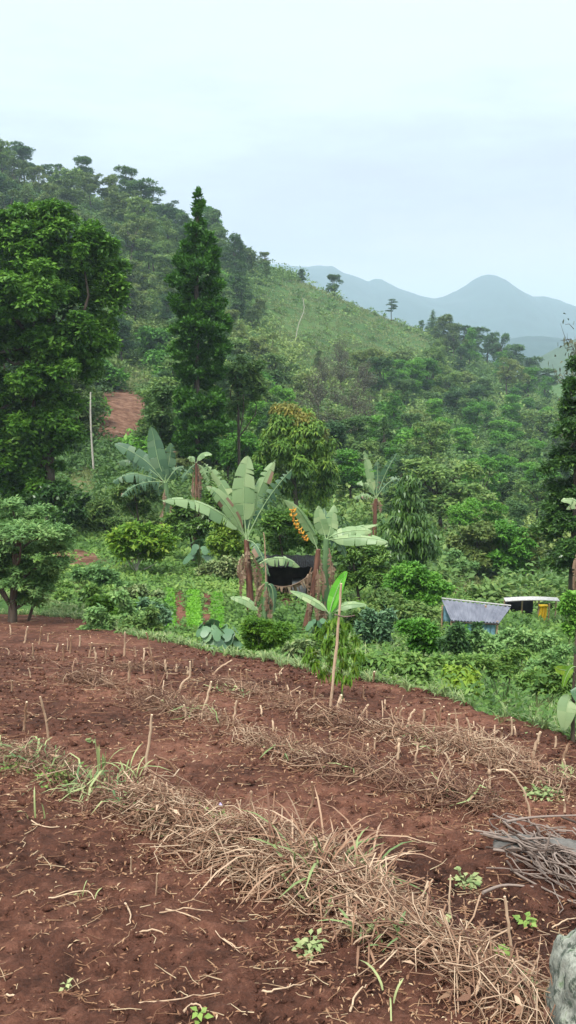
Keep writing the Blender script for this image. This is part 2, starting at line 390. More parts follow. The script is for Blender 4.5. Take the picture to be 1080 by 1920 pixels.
# ------------------------------------------------------------------ far mountains
def ridge_mesh(name, prof, D, depth, base, seed, rough, mats, px0=-900, px1=2000, n=500, k=61):
    px = np.linspace(px0, px1, n); t = np.linspace(-1, 1.0, k)
    pr = np.interp(px, [p[0] for p in prof], [p[1] for p in prof])
    u, s = ray(px, pr); crest = s * D
    T, C = np.meshgrid(t, crest, indexing='ij'); U_ = np.broadcast_to(u, T.shape)
    Yv = D + T * depth; Xv = U_ * D + (U_ * depth * T) * .3
    w = np.maximum(1 - np.abs(T) ** 1.15, 0)
    g = (np.abs(fbm(Xv / (depth * .22) + 3, Yv / (depth * .6), 5, seed)) - .12) * rough * (np.abs(T) * (1 - np.abs(T)) * 4)
    Zv = base + (C - base) * w + g + fbm(Xv / (D * .01), Yv / (D * .01), 3, seed + 9) * rough * .06
    mb = MB(); grid(mb, Xv, Yv, Zv); return tag(mb.build(name, mats, smooth=True), kind='structure')
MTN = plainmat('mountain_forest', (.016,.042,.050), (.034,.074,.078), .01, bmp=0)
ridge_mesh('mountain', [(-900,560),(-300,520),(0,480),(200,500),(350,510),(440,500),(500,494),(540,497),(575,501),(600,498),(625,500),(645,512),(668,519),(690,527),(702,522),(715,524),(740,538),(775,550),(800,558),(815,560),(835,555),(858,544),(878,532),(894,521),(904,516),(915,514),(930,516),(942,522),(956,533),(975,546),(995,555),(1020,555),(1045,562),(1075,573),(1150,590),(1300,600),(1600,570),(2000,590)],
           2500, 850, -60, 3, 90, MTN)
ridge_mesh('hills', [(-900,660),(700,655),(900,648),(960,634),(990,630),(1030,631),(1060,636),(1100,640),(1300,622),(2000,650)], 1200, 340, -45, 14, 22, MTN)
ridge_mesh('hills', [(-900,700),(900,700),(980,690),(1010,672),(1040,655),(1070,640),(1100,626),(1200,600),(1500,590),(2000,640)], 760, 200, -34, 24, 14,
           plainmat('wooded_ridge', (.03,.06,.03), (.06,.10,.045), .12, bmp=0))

# ------------------------------------------------------------------ tree prototypes for the hillside (unit: metres, base at origin)
def limb_trunk(mb, pts_to, h0, r0, rs, mat=1, lean=(0, 0), sides=7):
    top = np.array([lean[0], lean[1], h0]); tube(mb, spline([(0, 0, -.4), top * .5 + np.array([rs.normal() * .1, rs.normal() * .1, 0]), top], 7), np.linspace(r0, r0 * .6, 7), sides, mat, wob=.3)
    for p in pts_to:
        p = np.asarray(p, float); mid = (top + p) / 2 + rs.normal(size=3) * .25; st = top * rs.uniform(.75, 1)
        tube(mb, spline([st, mid, p], 6), np.linspace(r0 * .5, r0 * .12, 6), 5, mat, cap=False)

def proto(kind, seed):
    rs = np.random.default_rng(seed); mb = MB(); tb = mb
    if kind == 'round':
        H = 8.0; bl = []
        sk = rs.normal(size=2) * .5
        for i in range(24):
            a = rs.uniform(0, 2 * PI); z = rs.uniform(1.4, 7.6); q = rs.random() ** .6 * (2.7 - abs(z - 4.0) * .42)
            r = rs.uniform(.4, 1.15); bl.append(((math.cos(a) * q, math.sin(a) * q, z), (r, r, r * .72)))
        limb_trunk(tb, [b[0] for b in bl[:12]], 2.6, .2, rs)
        crown(mb, bl, 1300, .36, .19, 6, rs, cull=.35)
    elif kind == 'layer':
        H = 8.0; bl = []
        for i in range(15):
            a = rs.uniform(0, 2 * PI); z = rs.uniform(3.0, 7.6); q = rs.uniform(.2, 2.6) * (1.15 - .08 * z)
            r = rs.uniform(.8, 1.5); bl.append(((math.cos(a) * q, math.sin(a) * q, z), (r, r, r * .42)))
        limb_trunk(tb, [b[0] for b in bl[:10]], 3.6, .17, rs)
        crown(mb, bl, 1050, .42, .19, 6, rs, under=.25, flat=.15, droop=.05)
    elif kind == 'umbrella':
        H = 8.0; bl = []
        for i in range(16):
            a = rs.uniform(0, 2 * PI); q = rs.uniform(.2, 2.7); z = rs.uniform(2.8, 7.4) - q * .2
            r = rs.uniform(.5, 1.15); bl.append(((math.cos(a) * q, math.sin(a) * q, z), (r, r, r * .7)))
        limb_trunk(tb, [b[0] for b in bl], 4.6, .16, rs, lean=(rs.normal() * .4, rs.normal() * .3))
        crown(mb, bl, 800, .36, .19, 6, rs, under=.4, flat=.3)
    elif kind == 'slender':
        H = 9.0; bl = []
        for i in range(13):
            z = 2.2 + i * .5; r = rs.uniform(.6, 1.15) * (1.25 - i * .06); bl.append(((rs.normal() * .5, rs.normal() * .5, z), (r, r, r * .7)))
        limb_trunk(tb, [b[0] for b in bl[::2]], 6.0, .14, rs)
        crown(mb, bl, 950, .36, .18, 6, rs)
    elif kind == 'sparse':
        H = 8.0; ends = []
        for i in range(26):
            a = rs.uniform(0, 2 * PI); q = rs.uniform(.3, 2.2); ends.append((math.cos(a) * q, math.sin(a) * q, rs.uniform(3.5, 8)))
        limb_trunk(tb, ends, 2.8, .13, rs)
        E = np.array(ends); P0 = E[rs.integers(0, 26, 500)] * np.array([1, 1, .95]) + rs.normal(size=(500, 3)) * .35
        P1 = P0 + nrm(rs.normal(size=(500, 3)) + [0, 0, .6]) * rs.uniform(.5, 1.1, (500, 1)); strands(mb, np.stack([P0, (P0 + P1) / 2 + rs.normal(size=P0.shape) * .08, P1], 1), .022, 1, .6)
        Q = P1[rs.integers(0, 500, 900)] + rs.normal(size=(900, 3)) * .2
        leaves(mb, Q, rs.normal(size=(900, 3)), rs.normal(size=(900, 3)) + [0, 0, 1], .28, .14, rs.random(900), 0)
    elif kind == 'conifer':
        H = 10.0; bl = []
        for i in range(13):
            z = 1.6 + i * .62; q = 2.1 * (1 - i / 13.5) ** .8
            for j in range(5):
                a = j / 5 * 2 * PI + i * .7 + rs.normal() * .2; r = q * .45 + .12; bl.append(((math.cos(a) * q * .6, math.sin(a) * q * .6, z - .2 * q + rs.normal() * .1), (r, r, r * .4)))
        bl.append(((0, 0, 9.6), (.18, .18, .5)))
        limb_trunk(tb, [], 9.4, .2, rs)
        crown(mb, bl, 900, .42, .15, 6, rs, droop=.25, under=.3)
    elif kind == 'bush':
        H = 3.4; bl = []
        for i in range(9):
            a = rs.uniform(0, 2 * PI); q = rs.uniform(.1, 1.3); r = rs.uniform(.6, 1.0); bl.append(((math.cos(a) * q, math.sin(a) * q, rs.uniform(.7, 2.5 - q * .4)), (r, r, r * .75)))
        limb_trunk(tb, [b[0] for b in bl[:6]], .7, .08, rs)
        crown(mb, bl, 520, .34, .18, 6, rs)
    elif kind == 'tiers':
        H = 9.0; bl = []
        for i in range(6):
            z = 4.2 + i * .85; q = (1.5 - .12 * i) * (1 if i < 5 else .5)
            for j in range(4):
                a = rs.uniform(0, 2 * PI); bl.append(((math.cos(a) * q * .7, math.sin(a) * q * .7, z + rs.normal() * .1), (.7, .7, .14)))
        limb_trunk(tb, [], 8.8, .13, rs)
        crown(mb, bl, 420, .36, .18, 5, rs, flat=.1)
    return mb, H
PROTO = {}
def get_proto(kind, seed, leafm, bark='bark'):
    """mesh data reused by every copy; the first object built is the first one placed"""
    key = (kind, seed, leafm)
    if key not in PROTO:
        mb, H = proto(kind, seed); H = float(np.percentile(np.concatenate(mb.v)[:, 2], 99.7)); PROTO[key] = [mb.build('hillside_tree', [LM[leafm], LM[bark]]), H, False]
    return PROTO[key]

def plant(kind, seed, leafm, px, Y, pytop=None, h=None, wide=1.0, name='hillside_tree', label='', cat='tree', group=None, bark='bark'):
    u, _ = ray(px, pytop if pytop else 800.0); x = u * Y; z = float(ground(x, Y))
    p = get_proto(kind, seed, leafm, bark); ob, H, used = p
    if pytop is not None: h = ray(px, pytop)[1] * Y - z
    if used: ob = ob.copy(); col.objects.link(ob)
    p[2] = True; ob.name = name
    s = max(h, .5) / H; ob.location = (x, Y, z - .1 * s); ob.rotation_euler = (0, 0, RS.uniform(0, 6.28)); ob.scale = (s * wide, s * wide, s)
    return tag(ob, label, cat, group)

GH = 'trees standing on the hillside'
# skyline trees, one by one
SK = [('round',1,'hilld',4,232,278,1.2,'dark dense tree at the far left top of the ridge'),
 ('umbrella',2,'hilld',28,236,318,.8,'small dark tree beside the highest crown on the ridge'),
 ('sparse',3,'hilld',62,238,308,.9,'thin open tree with sky showing through on the left ridge'),
 ('umbrella',4,'hilld',100,238,306,.8,'tall tufted tree on the left ridge, right of the open thin one'),
 ('umbrella',2,'hilld',128,238,322,.8,'slightly lower tufted tree leaning on the tall ridge tree'),
 ('round',5,'hilld',165,240,345,.9,'low flat-topped dark tree on the ridge slope above the big leafy tree'),
 ('layer',6,'hilld',196,240,352,.9,'dark blunt tree at the step of the left ridge'),
 ('round',7,'hill',232,240,388,.8,'small round tree low on the ridge before the large umbrella tree'),
 ('umbrella',8,'hilld',312,236,378,1.25,'large umbrella-crowned tree on the ridge left of the tall column tree'),
 ('round',1,'hilld',275,238,398,.7,'little rounded tree touching the left side of the umbrella tree'),
 ('round',5,'hilld',462,250,464,.9,'dark spreading tree on the ridge right of the tall column tree'),
 ('round',5,'hilld',446,246,478,.6,'short tree tucked beside the dark spreading ridge tree'),
 ('round',7,'hilld',565,262,504,.8,'low dark crown on the ridge where the far mountain begins'),
 ('round',1,'hilld',545,262,510,.6,'small crown left of the low dark crown on the ridge'),
 ('round',15,'hilld',627,268,514,.8,'lone round-headed tree on the bare grassy ridge'),
 ('tiers',9,'hilld',735,276,560,1.0,'thin tree with stacked flat tiers alone on the ridge line'),
 ('conifer',10,'hilld',812,262,582,1.0,'dark pointed conifer on the ridge below the far peak'),
 ('round',5,'hilld',790,262,600,.6,'low dark tree against the left foot of the pointed conifer'),
 ('round',7,'hilld',880,235,610,1.2,'broad dark crown on the ridge right of the conifer'),
 ('umbrella',2,'hilld',915,238,632,.8,'mid-sized crown between the broad dark crown and the slim umbrella tree'),
 ('umbrella',4,'hilld',937,240,622,.55,'slim umbrella tree breaking the skyline below the far peak'),
 ('layer',6,'hilld',965,238,645,.9,'flat-layered tree at the right end of the ridge line'),
 ('round',1,'hill',995,236,668,.9,'soft round tree where the ridge sinks into the hazy valley'),
 ('layer',11,'hill',1030,230,690,1.0,'pale layered tree at the right edge below the hazy hills'),
 ('sparse',12,'grey',1128,90,592,.35,'bare grey twiggy tree top at the right edge against the haze')]
for k, s, l, px, Y, top, w, lab in SK: plant(k, s, l, px, ridgeY(px) - 2 if Y > 200 else Y, pytop=top, wide=w * 1.5, label=lab, name='ridge_tree')

# hillside trees: spread evenly over the picture of the slope
KINDS = {'round': ('rounded', [(1,'hill'),(5,'hillb'),(7,'hillg'),(15,'hilld')]), 'layer': ('flat-layered', [(6,'hill'),(11,'hillg'),(16,'hilld')]),
         'slender': ('slender', [(13,'hill'),(14,'hillg')]), 'umbrella': ('umbrella-topped', [(2,'hill'),(8,'hillb')]), 'bush': ('bushy low', [(17,'hillg'),(18,'hillb'),(19,'hill')]), 'sparse': ('thin grey', [(20,'grey')])}
TONE = {'hill': 'mid-green', 'hillb': 'olive', 'hillg': 'bright green', 'hilld': 'dark green', 'grey': 'half-bare'}
pos = []
rh = np.random.default_rng(77); tries = 0
while len(pos) < 298 and tries < 9000:
    tries += 1
    px = rh.uniform(-40, 1120); Y = math.exp(rh.uniform(math.log(48), math.log(262))); x = ray(px, 800)[0] * Y
    z = float(ground(x, Y)); qx, qy = pix(x, Y, z)
    if Y < 62 and px < 820: continue
    if px > 820 and Y < 52: continue
    if float(zone(qx, qy, OPEN)) > .3 and rh.random() > .06: continue
    hpx = 9 * FP / Y
    if any(abs(a - qx) < 27 * (.7 + 40 / Y) and abs(b - qy) < 15 * (.7 + 60 / Y) for a, b in pos): continue
    # stay clear of the soil patch: crowns in front would hide it
    if 150 < qx < 310 and 740 < qy < 1000: continue
    pos.append((qx, qy))
    grey = math.hypot((qx - 615) / 75, (qy - 800) / 110) < 1
    c = rh.random()
    kind = 'sparse' if (grey and c < .8) else ('layer' if c < .3 else 'round' if c < .55 else 'slender' if c < .66 else 'umbrella' if c < .76 else 'bush')
    word, opts = KINDS[kind]; seed, lm = opts[rh.integers(len(opts))]
    if kind in ('layer', 'round') and px > 640 and rh.random() < .35: lm = 'hillg'
    if qx < 330 and qy < 620 and lm in ('hillg',) : lm = 'hillb'
    if 420 < qx < 860 and qy < 700 and lm in ('hillg', 'hilld') : lm = 'hillb'
    h = (4.3 + Y * .026) * rh.uniform(.75, 1.25) * (.62 if kind == 'bush' else 1.12 if kind in ('slender', 'umbrella') else 1)
    if qx > 480: h *= .82
    if 470 < qx < 800 and qy < 700: h *= .55
    zone_w = ('high on the left slope' if qx < 420 and qy < 600 else 'in the middle of the left slope' if qx < 470 and qy < 760 else 'low on the left slope behind the garden' if qx < 470
              else 'just below the grassy ridge' if qy < 700 and qx < 800 else 'on the right-hand forest slope near the ridge' if qy < 780 and qx >= 800 else 'in the forest above the banana plants' if qx < 700
              else 'in the forest in the middle of the right slope' if qy < 900 else 'at the foot of the right slope above the grey roof')
    plant(kind, seed, lm, px, Y, h=h, wide=rh.uniform(.85, 1.25), label=f'{TONE[lm]} {word} tree {zone_w}', group=GH)

# ------------------------------------------------------------------ undergrowth on the slopes (nobody could count it)
def scatter(n, y0, y1, rs, x0=-90, x1=1170):
    px = rs.uniform(x0, x1, n); Y = np.exp(rs.uniform(math.log(y0), math.log(y1), n)); X = (px - 540) / FP * Y * 1.03
    Z = ground(X, Y); qx, qy = pix(X, Y, Z); return X, Y, Z, qx, qy

ru = np.random.default_rng(5)
X, Y, Z, qx, qy = scatter(25000, 34, 300, ru)
op = zone(qx, qy, OPEN); br = zone(qx, qy, BARE); keep = (ru.random(len(X)) > op * .93) & (ru.random(len(X)) > br * 1.0) 
keep &= ~((Y < 60) & (qx < 430) & (qy > 990))
X, Y, Z = X[keep], Y[keep], Z[keep]; n = len(X); K = 32
sz = .42 * (Y / 60) ** .45 * (1 + .25 * (X > 0))
hue = np.clip(.5 + fbm(X / 14, Y / 20, 3, 41) * 1.5 + ru.normal(size=n) * .12, 0, 1)
c = np.repeat(np.stack([X, Y, Z], 1), K, 0); d = nrm(ru.normal(size=(n * K, 3))); d[:, 2] = np.abs(d[:, 2])
s = np.repeat(sz, K)
P = c + d * s[:, None] * np.repeat(.7 + ru.exponential(.75, n).clip(0, 3.2), K)[:, None] * np.array([1.1, 1.1, 1.0])
mb = MB(); leaves(mb, P, d * .5 + ru.normal(size=P.shape) * [.7, .7, .3], d * .6 + [0, 0, 1] + ru.normal(size=P.shape) * .3, s * ru.uniform(.7, 1.2, len(s)), s * .5, np.clip(np.repeat(hue, K) + ru.normal(size=len(s)) * .12, 0, 1))
tag(mb.build('undergrowth', LM['under']), 'tangled green undergrowth covering the hillside between the trees', 'undergrowth', kind='stuff')

# tall grass of the open ridge and clearings
X, Y, Z, qx, qy = scatter(60000, 40, 290, ru)
op = zone(qx, qy, OPEN); br = zone(qx, qy, BARE); keep = (op > .25) & (br < .35) & (ru.random(len(X)) < .75)
X, Y, Z = X[keep], Y[keep], Z[keep]; n = len(X); K = 7; s = np.repeat(.55 * (Y / 150) ** .5, K)
B = np.repeat(np.stack([X, Y, Z], 1), K, 0) + ru.normal(size=(n * K, 3)) * [.5, .5, .05]; D = ru.normal(size=B.shape) * [.45, .45, .1] + [0, 0, 1]
mb = MB(); leaves(mb, B, D, ru.normal(size=B.shape), s, s * .32, np.clip(np.repeat(.5 + fbm(X / 9, Y / 14, 3, 43) * 1.3, K) + ru.normal(size=len(s)) * .13, 0, 1), droop=.3)
tag(mb.build('hill_grass', LM['tallgrass']), 'pale green rough grass on the open ridge and clearings', 'grass', kind='stuff')

# ------------------------------------------------------------------ nearer trees, each from its own outline
def near_tree(name, base, Y, blobs, n, L, W, k, leafm, label, cat='tree', bark='bark', trunkr=.12, seed=0, trunkpts=None, group=None, depth=1.0, flushb=None, limbs=9, limb_from=None, **kw):
    """blobs: (px, py, rx_px, ry_px) or with a fifth value, the depth shift in metres"""
    rs = np.random.default_rng(seed); u, s = ray(*base); bx = u * Y; bz = min(s * Y, 1e9); gz = float(ground(bx, Y))
    o = np.array([bx, Y, gz]); root = empty(name, o, label, cat, group); m = FP / Y; bl = []
    for b in blobs:
        dy = b[4] if len(b) > 4 else rs.normal() * b[2] / m * .45 * depth
        p = pt(b[0], b[1], Y + dy); bl.append((p, (b[2] / m, b[2] / m * min(1, depth + .2), b[3] / m)))
    tp = [pt(a, b_, Y) for a, b_ in trunkpts] if trunkpts else [o + [0, 0, .0], bl[0][0]]
    tp[0] = o - [0, 0, .25]
    small = []
    for c_, r_ in bl:
        small.append((c_, tuple(np.array(r_) * .52)))
        for _ in range(11):
            dd = nrm(rs.normal(size=3)); dd[2] = dd[2] if rs.random() < .35 else abs(dd[2]); q_ = rs.uniform(.16, .42); small.append((c_ + dd * np.array(r_) * rs.uniform(.6, .95), tuple(np.array(r_) * q_ * [1, 1, .85])))
    tb = MB(); sp = spline(tp, 10); tube(tb, sp, np.linspace(trunkr, trunkr * .45, 10), 9, 0, wob=.35, seed=seed)
    for j, (c, r) in enumerate(sorted(bl, key=lambda q: -q[1][0])[:limbs]):
        a = sp[min(9, 4 + int(rs.integers(0, 6)))] if limb_from is None else sp[int(rs.integers(limb_from, 10))]
        tube(tb, spline([a, (a + c) / 2 + rs.normal(size=3) * .12 * np.linalg.norm(c - a), c], 6), np.linspace(trunkr * .42, trunkr * .08, 6), 6, 0, cap=False)
    tb.build('trunk', LM[bark], root, o, smooth=True)
    mb = MB(); crown(mb, small, n, L, W, k, rs, **kw); mb.build('crown', LM[leafm], root, o)
    if flushb:
        fb = MB(); crown(fb, [(pt(b[0], b[1], Y - b[2] / m * .5), (b[2] / m, b[2] / m, b[3] / m)) for b in flushb], int(n * .22), L, W, k, rs, **{**kw, 'under': 0, 'cull': 0}); fb.build('young_leaves', LM['flush'], root, o)
    return root

rb = np.random.default_rng(101)
# big leafy tree, left
bb = [(30,480,70,60),(90,440,60,48),(150,480,62,52),(60,560,80,66),(140,570,80,66),(200,520,40,46),(215,570,30,50),(20,640,80,66),(100,660,80,64),(170,650,58,60),(40,750,80,60),(110,760,46,44),(165,700,18,26),(10,830,70,56),(70,850,62,52),(120,820,34,30),(-60,560,90,90),(-70,700,90,90),(-60,450,70,60),(-60,820,80,70),(40,420,50,34),(110,415,32,22),(75,910,50,34),(20,900,60,40),(200,470,26,26),(225,545,18,26),(100,560,44,34,-2),(90,650,44,34,-2),(60,720,40,30,-2),(118,700,34,30,-2),(150,620,36,30,-2),(60,800,40,30,-1.5),(110,790,34,26,-1.5)]
near_tree('broadleaf_tree', (95, 965), 42, bb, 21000, .27, .15, 6, 'big', 'huge dense broadleaf tree with bright green leaves filling the left side', trunkr=.3, seed=2, trunkpts=[(95,965),(92,850),(85,740),(95,640)], depth=.8, under=.45, limbs=18)
# tall column tree
cb = [(371,370,4,10,0),(374,388,7,9,0),(369,402,9,9,0),(374,424,11,12),(361,434,11,9),(388,446,8,8,0),(372,455,18,14),(397,458,5,9,0),(352,470,14,12),(385,480,22,16),(345,500,20,20),(368,505,24,20),(395,505,18,18),(340,535,24,20),(372,545,26,22),(400,540,20,20),
 (336,575,22,22),(365,590,30,24),(402,582,22,22),(345,620,28,24),(385,625,34,26),(415,612,16,18),(338,660,26,22),(372,670,34,26),(410,660,22,24),(350,705,28,26),(382,715,32,28),(410,700,15,20),(342,750,22,24),(370,765,34,28),(402,755,23,26),(354,805,28,26),(388,810,30,26),(414,800,13,18),(370,845,30,24),(342,830,15,18),(398,850,18,20)]
near_tree('column_tree', (372, 900), 50, cb, 11000, .29, .14, 6, 'column', 'tall narrow dark green tree rising to a spike above the ridge', trunkr=.2, seed=3, trunkpts=[(372,900),(370,780),(368,560),(371,380)], limbs=0, under=.45, droop=.0, up=.55)
near_tree('garden_tree', (450, 900), 54, [(445,700,26,26),(460,735,34,26),(440,770,30,24),(475,700,22,22),(300,745,20,20),(300,800,26,24)][:4], 1100, .28, .14, 6, 'hill', 'small green tree squeezed against the right side of the column tree', seed=4)
near_tree('garden_tree', (300, 880), 53, [(305,745,20,20),(300,790,26,24),(312,825,22,20)], 800, .28, .14, 6, 'hill', 'small green tree at the left foot of the column tree beside the soil patch', seed=5)
# feathery tree at the field corner, lower left
fb = [(20,975,45,14),(70,965,40,13),(40,1000,60,15),(100,1000,34,12),(10,1030,60,15),(75,1030,55,14),(115,1020,22,10),(30,1060,60,14),(95,1058,36,12),(60,1085,40,13),(15,1090,40,13),(80,1110,26,10),(-50,1000,60,30),(-60,1060,60,30),(20,948,28,8),(-30,960,40,14),(50,1125,26,9)]
near_tree('feathery_tree', (22, 1168), 20.5, fb, 3600, .15, .05, 8, 'feather', 'light feathery tree in flat layers at the left corner of the field', trunkr=.12, seed=6, trunkpts=[(22,1168),(25,1120),(30,1060),(35,1000)], flat=.12, droop=.12, under=.4, limbs=14, limb_from=2)
near_tree('feathery_tree', (48, 1168), 21, [(75,1090,30,14),(60,1120,26,12),(95,1075,20,9)], 500, .13, .05, 7, 'weed', 'thin companion stem with green leaves right of the feathery tree trunk', trunkr=.05, seed=61)
# small tree with pale forked trunk
near_tree('small_fruit_tree', (258, 1082), 30, [(240,1005,30,14),(285,1000,30,14),(225,1025,24,12),(262,1018,38,16),(305,1020,22,14),(250,992,24,8),(318,1035,12,10),(285,1038,24,10),(238,1042,16,8)], 620, .26, .11, 6, 'yellowg', 'small spreading tree with yellow-green leaves and a pale forked trunk', bark='barkpale', trunkr=.06, seed=7, trunkpts=[(258,1082),(257,1065),(262,1045)], under=.4, hue=.3, limb_from=2)
# mango tree with orange young leaves
mg = [(540,800,34,26),(575,815,36,28),(515,830,26,24),(600,850,34,30),(545,850,40,32),(505,865,24,26),(575,885,44,32),(610,895,28,28),(530,905,36,28),(590,925,40,24),(560,785,24,20),(535,775,16,14)]
near_tree('mango_tree', (565, 985), 44, mg, 3800, .3, .1, 7, 'mango', 'rounded dark mango-like tree with yellow and orange young leaves on top', trunkr=.16, seed=8, droop=.3, up=.05, flushb=[(535,772,22,12),(560,790,26,14),(590,815,18,12),(525,790,14,10)], under=.5)
# shrubby trees behind the garden
MIDS = [
 ('shrub', (470,880), 60, [(455,830,26,22),(480,850,26,22),(440,860,20,20)], 700,.28,.14,6,'hillg','light green shrub between the column tree and the mango tree'),
 ('shrub', (265,960), 38, [(250,905,26,22),(280,925,26,22),(230,930,20,20),(262,950,30,16)], 900,.2,.1,6,'under','green shrub beneath the left banana fronds'),
 ('shrub', (120,985), 40, [(100,930,36,24),(140,950,30,22),(120,970,40,20),(60,950,34,24)], 1300,.22,.12,6,'coffee','dark glossy shrub at the foot of the huge broadleaf tree'),
 ('shrub', (200,990), 42, [(190,960,30,20),(170,975,30,18),(215,980,26,16)], 900,.24,.1,6,'under','low grassy green shrub below the bare soil gap on the left'),
 ('coffee_shrub', (365,1020), 34, [(350,960,28,26),(380,985,26,24),(340,1000,24,18),(400,950,20,30),(325,985,20,18)], 1300,.2,.09,6,'coffee','dark coffee shrub behind the left side of the tall banana plant'),
 ('coffee_shrub', (430,1050), 31, [(425,1000,26,26),(440,1030,26,18),(405,1020,20,20),(450,985,16,24)], 1000,.18,.08,6,'mango','dark leafy shrub close behind the banana crown'),
 ('coffee_shrub', (540,1045), 31, [(520,980,30,26),(560,985,30,28),(540,1015,40,24),(580,1020,24,24),(515,1020,20,22)], 1700,.18,.08,6,'mango','dark shrub filling the gap between the two banana plants'),
 ('coffee_shrub', (680,1110), 26, [(660,1040,30,26),(700,1050,34,28),(680,1080,40,26),(720,1090,30,26),(650,1085,20,22)], 2300,.15,.065,6,'coffee','large dark coffee shrub right of the drooping banana leaves'),
 ('vine_column', (765,1060), 29, [(765,905,14,22),(765,940,22,22),(760,975,36,22),(785,1000,32,26),(745,1005,36,26),(765,1035,44,24),(800,1030,22,22)], 2400,.24,.07,6,'coffee','dark leafy tree with long hanging leaves tapering to a tuft'),
 ('shrub', (790,1120), 25, [(770,1080,34,24),(800,1095,36,24),(745,1100,30,20),(825,1110,18,18),(780,1120,40,20)], 2200,.14,.08,6,'hillg','bright leafy shrub left of the grey shed roof'),
 ('shrub', (740,1160), 22, [(720,1130,34,20),(760,1150,36,20),(700,1160,30,20),(790,1155,30,18)], 1800,.13,.07,6,'under','mixed green shrub in front of the dark coffee shrub'),
 ('orchard_tree', (895,1092), 44, [(895,1000,36,20),(870,1025,30,18),(920,1030,30,20),(895,1050,36,16)], 1200,.24,.12,6,'hillb','olive orchard tree with a thin straight trunk behind the shed'),
 ('orchard_tree', (950,1090), 43, [(950,1000,34,20),(965,1030,36,22),(935,1050,26,20),(960,1062,30,20)], 1300,.24,.12,6,'hillg','bushy orchard tree right of the olive one behind the shed'),
 ('orchard_tree', (1000,1080), 44, [(1000,1010,26,24),(990,1040,28,22),(1010,1055,24,18)], 900,.24,.12,6,'hillb','third orchard tree beside the dark tree at the right edge'),
 ('shrub', (860,1085), 42, [(850,1050,22,18),(868,1062,24,16),(845,1070,20,12)], 700,.18,.09,6,'feather','reddish-tinged small shrub left of the orchard trees'),
]
for i, (nm, base, Y, bl, n, L, W, k, lm, lab) in enumerate(MIDS):
    near_tree(nm, base, Y, bl, n, L, W, k, lm, lab, cat='shrub' if 'tree' not in nm else 'tree', trunkr=.06, seed=20 + i, under=.45, limbs=5, **({'droop': .5, 'up': -.1} if nm == 'vine_column' else {}))
# tall dark tree on the right edge
near_tree('dark_edge_tree', (1072, 1150), 27, [(1078,690,14,22),(1066,730,16,26),(1080,770,30,28),(1060,810,30,26),(1085,850,40,30),(1050,870,36,28),(1085,920,50,32),(1048,930,38,30),(1070,980,50,30),(1040,990,34,28),(1080,1040,46,28),(1050,1050,34,24),(1130,900,50,90),(1130,1020,50,70),(1120,780,36,70)], 7000, .16, .075, 6, 'coffee', 'tall dark leafy tree cut by the right edge of the view', seed=50, trunkr=.13, trunkpts=[(1074,1150),(1072,1080),(1078,950),(1080,780)], under=.45)

# pale bare trunk and leaning pale trunks on the slope
def pole(name, pts, Y, r, label, cat, mat='barkpale', twigs=0, seed=0):
    p = [pt(a, b, Y) for a, b in pts]; g = float(ground(p[0][0], Y)); p[0][2] = min(g, p[0][2]) - .1; mb = MB(); o = p[0].copy(); o[2] = g
    tube(mb, spline(p, 9), np.linspace(r, r * .6, 9), 8, wob=.3, seed=seed); rs = np.random.default_rng(seed)
    for i in range(twigs):
        a = spline(p, 9)[int(rs.integers(4, 9))]; e_ = a + nrm(rs.normal(size=3) + [0, 0, .7]) * rs.uniform(.5, 1.2); tube(mb, [a, (a + e_) / 2 + rs.normal(size=3) * .06, e_], [r * .35, r * .25, r * .1], 5, cap=False)
    return tag(mb.build(name, LM[mat], None, o, smooth=True), label, cat)
pole('bare_trunk', [(176,884),(172,830),(170,780),(170,735)], groundhit(176,884,30,70) - 1.0, .085, 'straight pale bare trunk standing in front of the red soil patch', 'tree trunk', seed=1)
pole('bare_trunk', [(264,570),(256,548),(246,525)], groundhit(264,580)-3, .16, 'pale leaning dead trunk high on the left slope', 'tree trunk', twigs=5, seed=2)
pole('bare_trunk', [(552,640),(560,608),(570,582),(568,560)], groundhit(552,645)-3, .085, 'pale crooked dead trunk on the grassy slope', 'tree trunk', twigs=6, seed=3)

